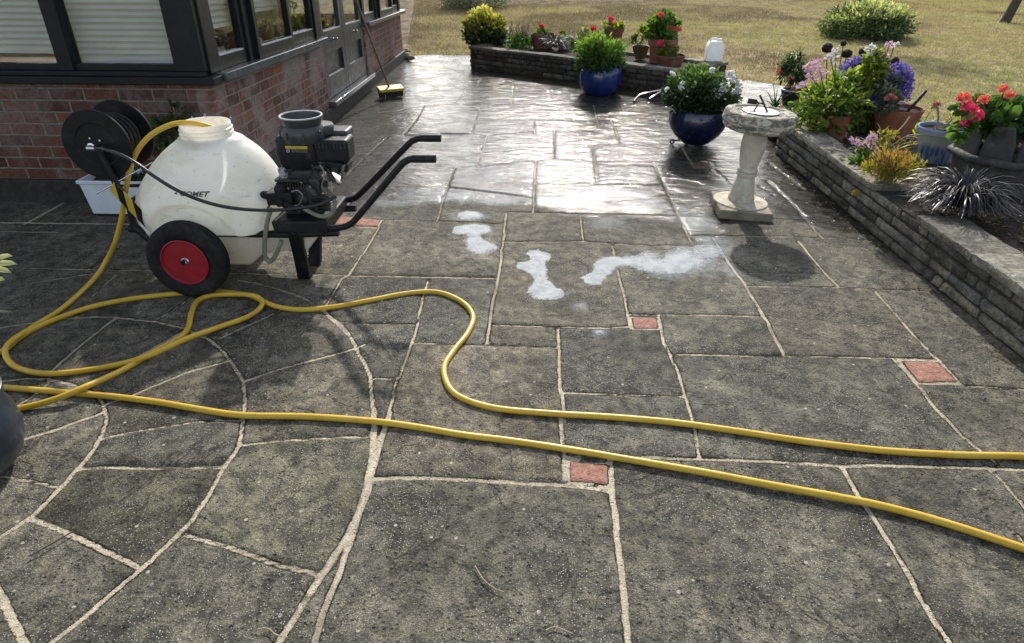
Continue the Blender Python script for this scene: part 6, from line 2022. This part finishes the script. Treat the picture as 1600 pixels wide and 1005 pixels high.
# dark castellated planter
b = gr(1552, 292, BZ)
t = thing('castle_planter', 'large dark cast planter with a rolled rim and upright tabs holding pink geraniums', 'planter', b)
Yb = b[1]
k = 1 / pxm(b + np.array([0, 0, .2]))
Rr = 78 * k
zr = cpx(1552, 236, Yb)[2]
oct8 = lambda R, rot=.40: [(b[0] + R * math.cos(rot + k_ * math.pi / 4), b[1] + R * math.sin(rot + k_ * math.pi / 4)) for k_ in range(8)]
mb = MB()
lv = [(BZ - .01, .80), (zr - .05, .90), (zr - .03, .93)]
vs = [];
for z, s in lv: vs += [(x, y, z) for x, y in oct8(Rr * s)]
fs = [(i * 8 + k_, i * 8 + (k_ + 1) % 8, i * 8 + 8 + (k_ + 1) % 8, i * 8 + 8 + k_) for i in range(2) for k_ in range(8)] + [tuple(reversed(range(8)))]
vs += [(x, y, zr - .02) for x, y in oct8(Rr * .84)]; fs += [(16 + k_, 16 + (k_ + 1) % 8, 24 + (k_ + 1) % 8, 24 + k_) for k_ in range(8)] + [tuple(24 + k_ for k_ in range(8))]
mb.add(vs, fs); body = mb.build('body', M_greystone, t, smooth=False, bevel=.008)
mb = MB(); mb.tube([(x, y, zr - .018) for x, y in oct8(Rr * .95)], .024, 12, closed=True); mb.build('rolled_rim', M_greystone, body)
zt_ = cpx(1540, 188, Yb)[2]
P8 = oct8(Rr * .80)
for k_ in range(8):
    a_, c_ = np.array(P8[k_]), np.array(P8[(k_ + 1) % 8])
    m_ = (a_ + c_) / 2; u_ = (c_ - a_) / np.linalg.norm(c_ - a_); n_ = np.array([u_[1], -u_[0]]); L_ = np.linalg.norm(c_ - a_)
    vs = []
    for z, hw in ((zr - .03, L_ * .46), (zr + (zt_ - zr) * .5, L_ * .42), (zt_, L_ * .27)):
        for s_, d_ in ((-1, .012), (1, .012), (1, -.012), (-1, -.012)): q = m_ + u_ * hw * s_ + n_ * d_; vs.append((q[0], q[1], z))
    fs = [(0, 1, 2, 3), (11, 10, 9, 8)] + [(i * 4 + j, i * 4 + (j + 1) % 4, i * 4 + 4 + (j + 1) % 4, i * 4 + 4 + j) for i in range(2) for j in range(4)]
    mb = MB(); mb.add(vs, fs); mb.build('upright_tab', M_greystone, body, bevel=.008)
mb = MB(); mb.prism(oct8(Rr * .77), zr - .02, zr + .035); mb.build('soil', M_soil, t, smooth=False)
c, r = crown_at(1562, 188, Yb, 38, 24, 34)
foliage('foliage', LG, t, [crown_leaves(c, r, 560, .075, .068, 34, .28, .3, .6, (0, .75)), crown_leaves(cpx(1506, 200, Yb - .16), (.055, .05, .06), 70, .05, .045, 8, .4, .2, .5), crown_leaves(cpx(1520, 168, Yb - .05), (.10, .08, .05), 90, .05, .045, 10, .4, .2, .5)])
hd_ = [(1506, 154, 20, PSAL), (1514, 169, 21, PHOT), (1525, 181, 21, PHOT), (1511, 193, 21, PHOT), (1500, 156, 11, PHOT), (1536, 157, 17, PSAL), (1568, 140, 15, PSAL), (1577, 150, 15, PSAL), (1519, 187, 13, PHOT)]
stems('stem', ST, t, [(cpx(1530, 205, Yb - .05), cpx(x, y + 5, Yb - .14)) for x, y, s, m in hd_], .004)
for x, y, s, m in hd_:
    p = cpx(x, y, Yb - .16); flower(t, 'ball', m, p, s * 1.1 / pxm(p)); 
# black mondo grass
b = gr(1493, 335, .25)
t = thing('black_grass', 'big arching clump of black strap grass spilling over the stone wall', 'grass plant', b)
blades_mesh('blades', LB, t, b + np.array([0, 0, .075]), 900, .33, .0072, .24, 1.05, 1.0)
# grass tuft by the far pot, yellow blades, ground cover
b = gr(1210, 168, BZ); t = thing('green_tuft', 'small dark green grass tuft left of the black fuchsia pot', 'grass plant', b); blades_mesh('blades', LD, t, b, 40, .22, .012, .08, .4, 1.05, (.2, .7))
b = gr(1262, 196, BZ); t = thing('leafy_ground_plant', 'dark leafy plant spreading behind the wall coping beside the sundial top', 'plant', b)
blades_mesh('blades', LD, t, b, 120, .25, .012, .2, .8, 1.0, (.2, 1)); foliage('foliage', LD, t, [crown_leaves(b + np.array([.05, .1, .07]), (.22, .22, .10), 420, .06, .02, 26, .3, .4, .5)])
b = gr(1432, 210, BZ); t = thing('yellow_green_tuft', 'yellow green leaf tuft between the terracotta pot and the drip glazed pot', 'grass plant', b); blades_mesh('blades', LY, t, b, 46, .26, .016, .08, .55, 1.0, (.3, 1))
b = gr(1340, 200, BZ); t = thing('low_green_plant', 'low green bushy plant between the two terracotta pots', 'plant', b); foliage('foliage', LG, t, [crown_leaves(cpx(1345, 193, b[1]), (.14, .12, .10), 520, .05, .02, 26, .3, .4, .5, (.1, .8))])
# dead leaf litter on the bed
n = 5200
X_ = RNG.uniform(2.15, 3.5, n); Y_ = RNG.uniform(.8, 6.2, n); Zl = bedz(X_, Y_) + RNG.uniform(.0, .018, n)
okl = Zl > .1
P = np.stack([X_, Y_, Zl], -1)[okl]; n = len(P)
D = rdir(n); D[:, 2] *= .35; U = rdir(n) * .6 + np.array([0, 0, 1])
V, F = leaves(P, D, U, RNG.uniform(.012, .045, n), RNG.uniform(.006, .018, n))
M_lit = leafmat('leaf litter', [(0, (.03, .022, .016)), (.5, (.12, .085, .05)), (.85, (.28, .22, .14)), (1, (.40, .36, .28))], .1, .8, .2)
lit = np_mesh('leaf_litter', V, [F], M_lit, attrs=dict(rnd=np.repeat(RNG.random(n), 6))); tag(lit, 'dead leaves and twigs littering the flower bed soil', None, None, 'stuff')

# ------------------------------------------------------------------ shrubs and trees on the lawn
def lawn_shrub(name, label, x, yb, rx, y_top, mat, n, L, W, bright=None, depth=None):
    b = gr(x, yb, -.02)
    t = thing(name, label, 'shrub', b)
    k = 1 / pxm(b + np.array([0, 0, .3]))
    zt = ay(x, y_top, b[1])[2]
    c = b + np.array([0, 0, zt * .38])
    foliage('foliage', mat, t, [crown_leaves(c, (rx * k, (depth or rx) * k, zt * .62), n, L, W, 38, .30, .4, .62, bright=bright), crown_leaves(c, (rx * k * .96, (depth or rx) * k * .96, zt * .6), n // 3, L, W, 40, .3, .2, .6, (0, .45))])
    stems('stem', STB, t, [(b + np.array([random.uniform(-.1, .1), 0, 0]), c + np.array([random.uniform(-.5, .5) * rx * k, random.uniform(-.3, .3), .1])) for _ in range(9)], .014)
    return t, b


lawn_shrub('grey_shrub', 'low grey green dome shaped shrub far back on the lawn', 739, 12, 56, -34, LGR, 4200, .075, .022)
_, sb = lawn_shrub('variegated_shrub', 'spreading variegated shrub alone on the lawn behind the flower bed', 1350, 58, 66, 4, LV, 6500, .075, .034, 'top')


def tree(name, label, b, top, r, crown_c, crown_r, n):
    t = thing(name, label, 'tree', b)
    m = MB(); P = catmull([b + np.array([0, 0, -.05]), b + (top - b) * .35 + np.array([.02, 0, 0]), b + (top - b) * .7, top], 6)
    m.tube(P, list(np.linspace(r * 1.25, r * .6, len(P))), 14)
    for k in range(6):
        a = 2 * math.pi * k / 6; e = np.array(crown_c) + np.array([math.cos(a) * crown_r[0] * .7, math.sin(a) * crown_r[1] * .7, random.uniform(-.2, .4) * crown_r[2]])
        m.tube(catmull([top - (top - b) * .1 * random.random(), (top + e) / 2 + np.array([0, 0, .1]), e], 4), list(np.linspace(r * .5, r * .12, 9)), 8)
    m.build('trunk', simple(name + ' bark', (.075, .062, .05), .9, 0, .35, 12, .9, 40, .2), t)
    foliage('crown', LG, t, [crown_leaves(crown_c, crown_r, n, .09, .05, 60, .25, .2, .7)])
    return t


tb = gr(1569, 35, -.02); tt = ay(1592, -8, tb[1]); tt = tb + (tt - tb) * 2.6
tree('young_tree', 'dark slim tree trunk leaning right at the top right corner of the lawn', tb, tt, .085, tt + np.array([.2, .3, .9]), (1.1, 1.1, .9), 2200)
tb = sb + np.array([-.20, .15, 0]); tt = tb + np.array([.05, .1, 2.0])
tree('sapling', 'thin sapling trunk rising out of the variegated shrub', tb, tt, .030, tt + np.array([0, 0, .5]), (.5, .5, .6), 700)

# ------------------------------------------------------------------ left: trough, near pot
M_tr = M_trough
q = gr(150, 337, 0)
X0, X1 = ay(119, 283, q[1])[0], -2.19
zt_ = ay(119, 282, q[1])[2]
Yf, Yk = q[1] - .01, q[1] + .26
t = thing('planter_trough', 'white plastic trough planter against the brick wall behind the hose reel', 'planter', ((X0 + X1) / 2, (Yf + Yk) / 2, 0))
def ring(z, e): return [(X0 + e, Yf + e * .7, z), (X1 - e, Yf + e * .7, z), (X1 - e, Yk - e * .7, z), (X0 + e, Yk - e * .7, z)]
mb = MB()
vs = [(X0 + .045, Yf + .010, .012), (X1 - .045, Yf + .010, .012), (X1 - .045, Yk - .04, .012), (X0 + .045, Yk - .06, .012)] + ring(zt_ - .022, .012) + ring(zt_ - .022, .0) + ring(zt_, .0) + ring(zt_, .018) + ring(zt_ - .05, .03)
fs = [(3, 2, 1, 0)] + [(i * 4 + j, i * 4 + (j + 1) % 4, i * 4 + 4 + (j + 1) % 4, i * 4 + 4 + j) for i in range(5) for j in range(4)] + [(20, 21, 22, 23)]
mb.add(vs, fs); mb.box(((X0 + X1) / 2, (Yf + Yk) / 2, .008), (X1 - X0 - .3, .16, .016)); mb.build('trough', M_tr, t, bevel=.006)
mb = MB(); g_ = 10
vs = [(X0 + .032 + (X1 - X0 - .064) * i / g_, Yf + .025 + (Yk - Yf - .05) * j / 4, zt_ - .03 + random.uniform(-.006, .012)) for j in range(5) for i in range(g_ + 1)]
fs = [(j * (g_ + 1) + i, j * (g_ + 1) + i + 1, (j + 1) * (g_ + 1) + i + 1, (j + 1) * (g_ + 1) + i) for j in range(4) for i in range(g_)]
mb.add(vs, fs); mb.build('soil', M_soil, t)
ys = (Yf + Yk) / 2
foliage('foliage', LD, t, [crown_leaves(cpx(268, 215, ys), (.16, .09, .14), 300, .05, .026, 24, .3, .3, .5), crown_leaves(cpx(276, 178, ys), (.06, .05, .05), 40, .05, .022, 8, .4, .3, .5), crown_leaves(cpx(225, 272, ys), (.22, .08, .03), 120, .035, .02, 16, .3, .3, .5, (0, .5))])
stems('stem', STB, t, [(cpx(x0, 262, ys), cpx(x1, y1, ys)) for x0, x1, y1 in ((262, 262, 190), (268, 277, 175), (275, 290, 186), (280, 300, 182), (286, 302, 176), (300, 360, 184), (255, 250, 205))], .003)
for x, y, s, m in ((296, 184, 6, PWH), (300, 181, 6, PWH), (318, 181, 6, PWH), (320, 177, 5, PWH), (302, 186, 5, PWH), (316, 183, 5, PWH), (265, 186, 8, PCOR), (360, 182, 4, PWH)):
    p = cpx(x, y, ys); flower(t, 'bell', m, p, s / pxm(p))
# near pot, cut by the left edge
q = gr(30, 700, .10)
c0 = np.array([q[0] - .215, q[1] - .02, 0])
t = thing('slate_pot', 'slate blue glazed pot cut off by the left edge of the photo', 'potted plant', c0)
pr_ = [(.135, .002), (.16, .02), (.19, .06), (.208, .11), (.212, .15), (.205, .20), (.19, .245), (.185, .27), (.20, .285), (.20, .30)]
make_pot(t, M_slate, c0, pr_, .03, .02)
lf = cpx(12, 408, c0[1] + .05)
P = [lf + np.array([-.10, 0, -.01]), cpx(-4, 430, c0[1] + .03), lf + np.array([-.16, .05, .02])]
crown_c = c0 + np.array([-.12, .02, .56])
foliage('foliage', LV, t, [crown_leaves(crown_c, (.20, .22, .24), 260, .11, .055, 26, .3, .3, .6, (.3, 1)),
                         (np.array([cpx(-8, 412, c0[1]), cpx(-6, 404, c0[1]), cpx(-10, 437, c0[1]), cpx(-12, 418, c0[1])]), np.array([[1, 0, .06], [1, 0, .25], [1, -.1, .1], [1, 0, -.25]]), np.array([[0, -.6, 1.0]] * 4), np.array([.062, .05, .035, .05]), np.array([.022, .02, .02, .02]), np.array([.9, .95, .85, .9]))])
stems('stem', STB, t, [(c0 + np.array([dx, 0, .27]), crown_c + np.array([dx * 2, dy, .05])) for dx, dy in ((-.04, 0), (.02, .05), (.05, -.05), (0, .08))], .007)

# ------------------------------------------------------------------ inside the conservatory
be = thing('bench', 'dark plant bench inside along the side window', 'bench', (-2.5, 5.6, .14))
mb = MB(); mb.span((-2.72, 4.66, .76), (-2.22, 6.5, .79)); mb.build('bench_top', M_floorin, be, bevel=.004)
for x, y in ((-2.69, 4.7), (-2.25, 4.7), (-2.69, 6.46), (-2.25, 6.46)):
    mb = MB(); mb.span((x - .02, y - .02, .14), (x + .02, y + .02, .76)); mb.build('leg', M_floorin, be)


def inside_plant(label, X, Y, z0, pr, mat_p, mat_l, cr, n, L, W, dz, cat='potted plant'):
    b = np.array([X, Y, z0]); t = thing('indoor_plant', label, cat, b)
    prof = [(pr * .7, z0), (pr * .85, z0 + pr), (pr, z0 + pr * 1.7)]
    make_pot(t, mat_p, b, prof, .01, .008)
    foliage('foliage', mat_l, t, [crown_leaves(b + np.array([0, 0, dz]), cr, n, L, W, 20, .3, .4, .5)])
    stems('stem', STB, t, [(b + np.array([0, 0, pr]), b + np.array([dx, dy, dz])) for dx, dy in ((-.03, .02), (.03, 0), (0, .04))], .005)


inside_plant('green trailing plant behind the narrow side window under the white blind', -2.40, 4.86, .79, .07, M_terra, LG, (.13, .14, .11), 300, .06, .02, .20)
inside_plant('reddish leaved pot plant behind the opening side window', -2.40, 5.42, .79, .06, M_terra, leafmat('bronze leaf', [(0, (.08, .03, .02)), (1, (.22, .10, .05))], .4), (.12, .12, .09), 200, .05, .025, .18)
inside_plant('yellow green plant behind the fixed window left of the doors', -2.42, 6.22, .79, .07, M_terra, LY, (.16, .16, .12), 260, .09, .03, .22)
inside_plant('large yellow green leafy plant standing behind the left glass door', -2.55, 7.25, .14, .14, M_terra, LY, (.24, .26, .26), 420, .13, .045, .93)
b = np.array([-2.33, 5.66, .79]); t = thing('glass_jar', 'pale bottle standing on the bench behind the opening side window', 'bottle', b)
mb = MB(); mb.lathe([(.04, .79), (.042, .80), (.042, .95), (.02, .99), (.018, 1.03), (.02, 1.04), (0, 1.04)], (b[0], b[1], 0), 24); mb.build('bottle_body', simple('pale bottle', (.42, .45, .43), .3), t)

# ------------------------------------------------------------------ edging stones by the far house corner
for (x, y, r, lab) in ((634, 92, .07, 'rounded pale stone at the far corner of the brick wall'), (642, 95, .05, 'smaller pale cobble on the patio side by the far wall corner'), (634, 84, .06, 'mossy stone behind the cobbles at the wall corner')):
    c = gr(x, y, 0)
    mb = MB(); vs = []; n1, n2 = 9, 14
    for i in range(n1 + 1):
        for k in range(n2):
            th, ph = math.pi * i / n1, 2 * math.pi * k / n2
            d = Vector((math.sin(th) * math.cos(ph), math.sin(th) * math.sin(ph), math.cos(th)))
            rr = r * (1 + .25 * mnoise.noise(d * 1.7 + Vector((x, y, 0))))
            vs.append((c[0] + d.x * rr * 1.2, c[1] + d.y * rr, max(-.01, .04 + d.z * rr * .75)))
    fs = [(i * n2 + k, i * n2 + (k + 1) % n2, (i + 1) * n2 + (k + 1) % n2, (i + 1) * n2 + k) for i in range(n1) for k in range(n2)]
    mb.add(vs, fs); o = mb.build('edging_stone', M_coping); tag(o, lab, 'stone', 'stones at the house corner')

# ------------------------------------------------------------------ the garden hedge that the side windows mirror
b = np.array([26.0, 22.0, -.03])
t = thing('hedge', 'tall dark green hedge along the right side of the garden', 'hedge', b)
P = []
n = 9000
hx = 26 + RNG.uniform(-1.2, 1.2, n); hy = RNG.uniform(-8, 55, n); hz = RNG.uniform(0, 1, n) ** .8 * (5.2 + 1.2 * np.sin(hy * .5) + .6 * np.sin(hy * 1.7))
foliage('foliage', LD, t, [(np.stack([hx, hy, hz], -1), rdir(n), rdir(n) + np.array([-.6, 0, .6]), RNG.uniform(.35, .7, n), RNG.uniform(.25, .45, n), RNG.random(n))])
mb = MB(); mb.box((26.2, 23.5, 2.0), (1.4, 62, 4.1)); mb.build('stems', simple('hedge inner twigs', (.02, .022, .014), .9), t, smooth=False)

# crumbs of leaf and grit swept against the foot of the wall and over the slabs
n = 900
Y_ = RNG.uniform(.8, 5.7, n); X_ = rwx(Y_) - np.abs(RNG.normal(0, .10, n)) - .02
far = RNG.random(n) < .30
X_[far] = RNG.uniform(-2.2, 1.9, far.sum()); Y_[far] = RNG.uniform(1.1, 4.6, far.sum())
P = np.stack([X_, Y_, np.full(n, .004)], -1)
D = rdir(n); D[:, 2] *= .15; U = rdir(n) * .25 + np.array([0, 0, 1.0])
sc2 = np.where(far, .55, 1.0)
V, F = leaves(P, D, U, RNG.uniform(.006, .022, n) * sc2, RNG.uniform(.004, .010, n) * sc2)
cr = np_mesh('debris', V, [F], M_lit, attrs=dict(rnd=np.repeat(RNG.random(n), 6))); tag(cr, 'leaf crumbs and grit scattered on the slabs along the wall foot', None, None, 'stuff')
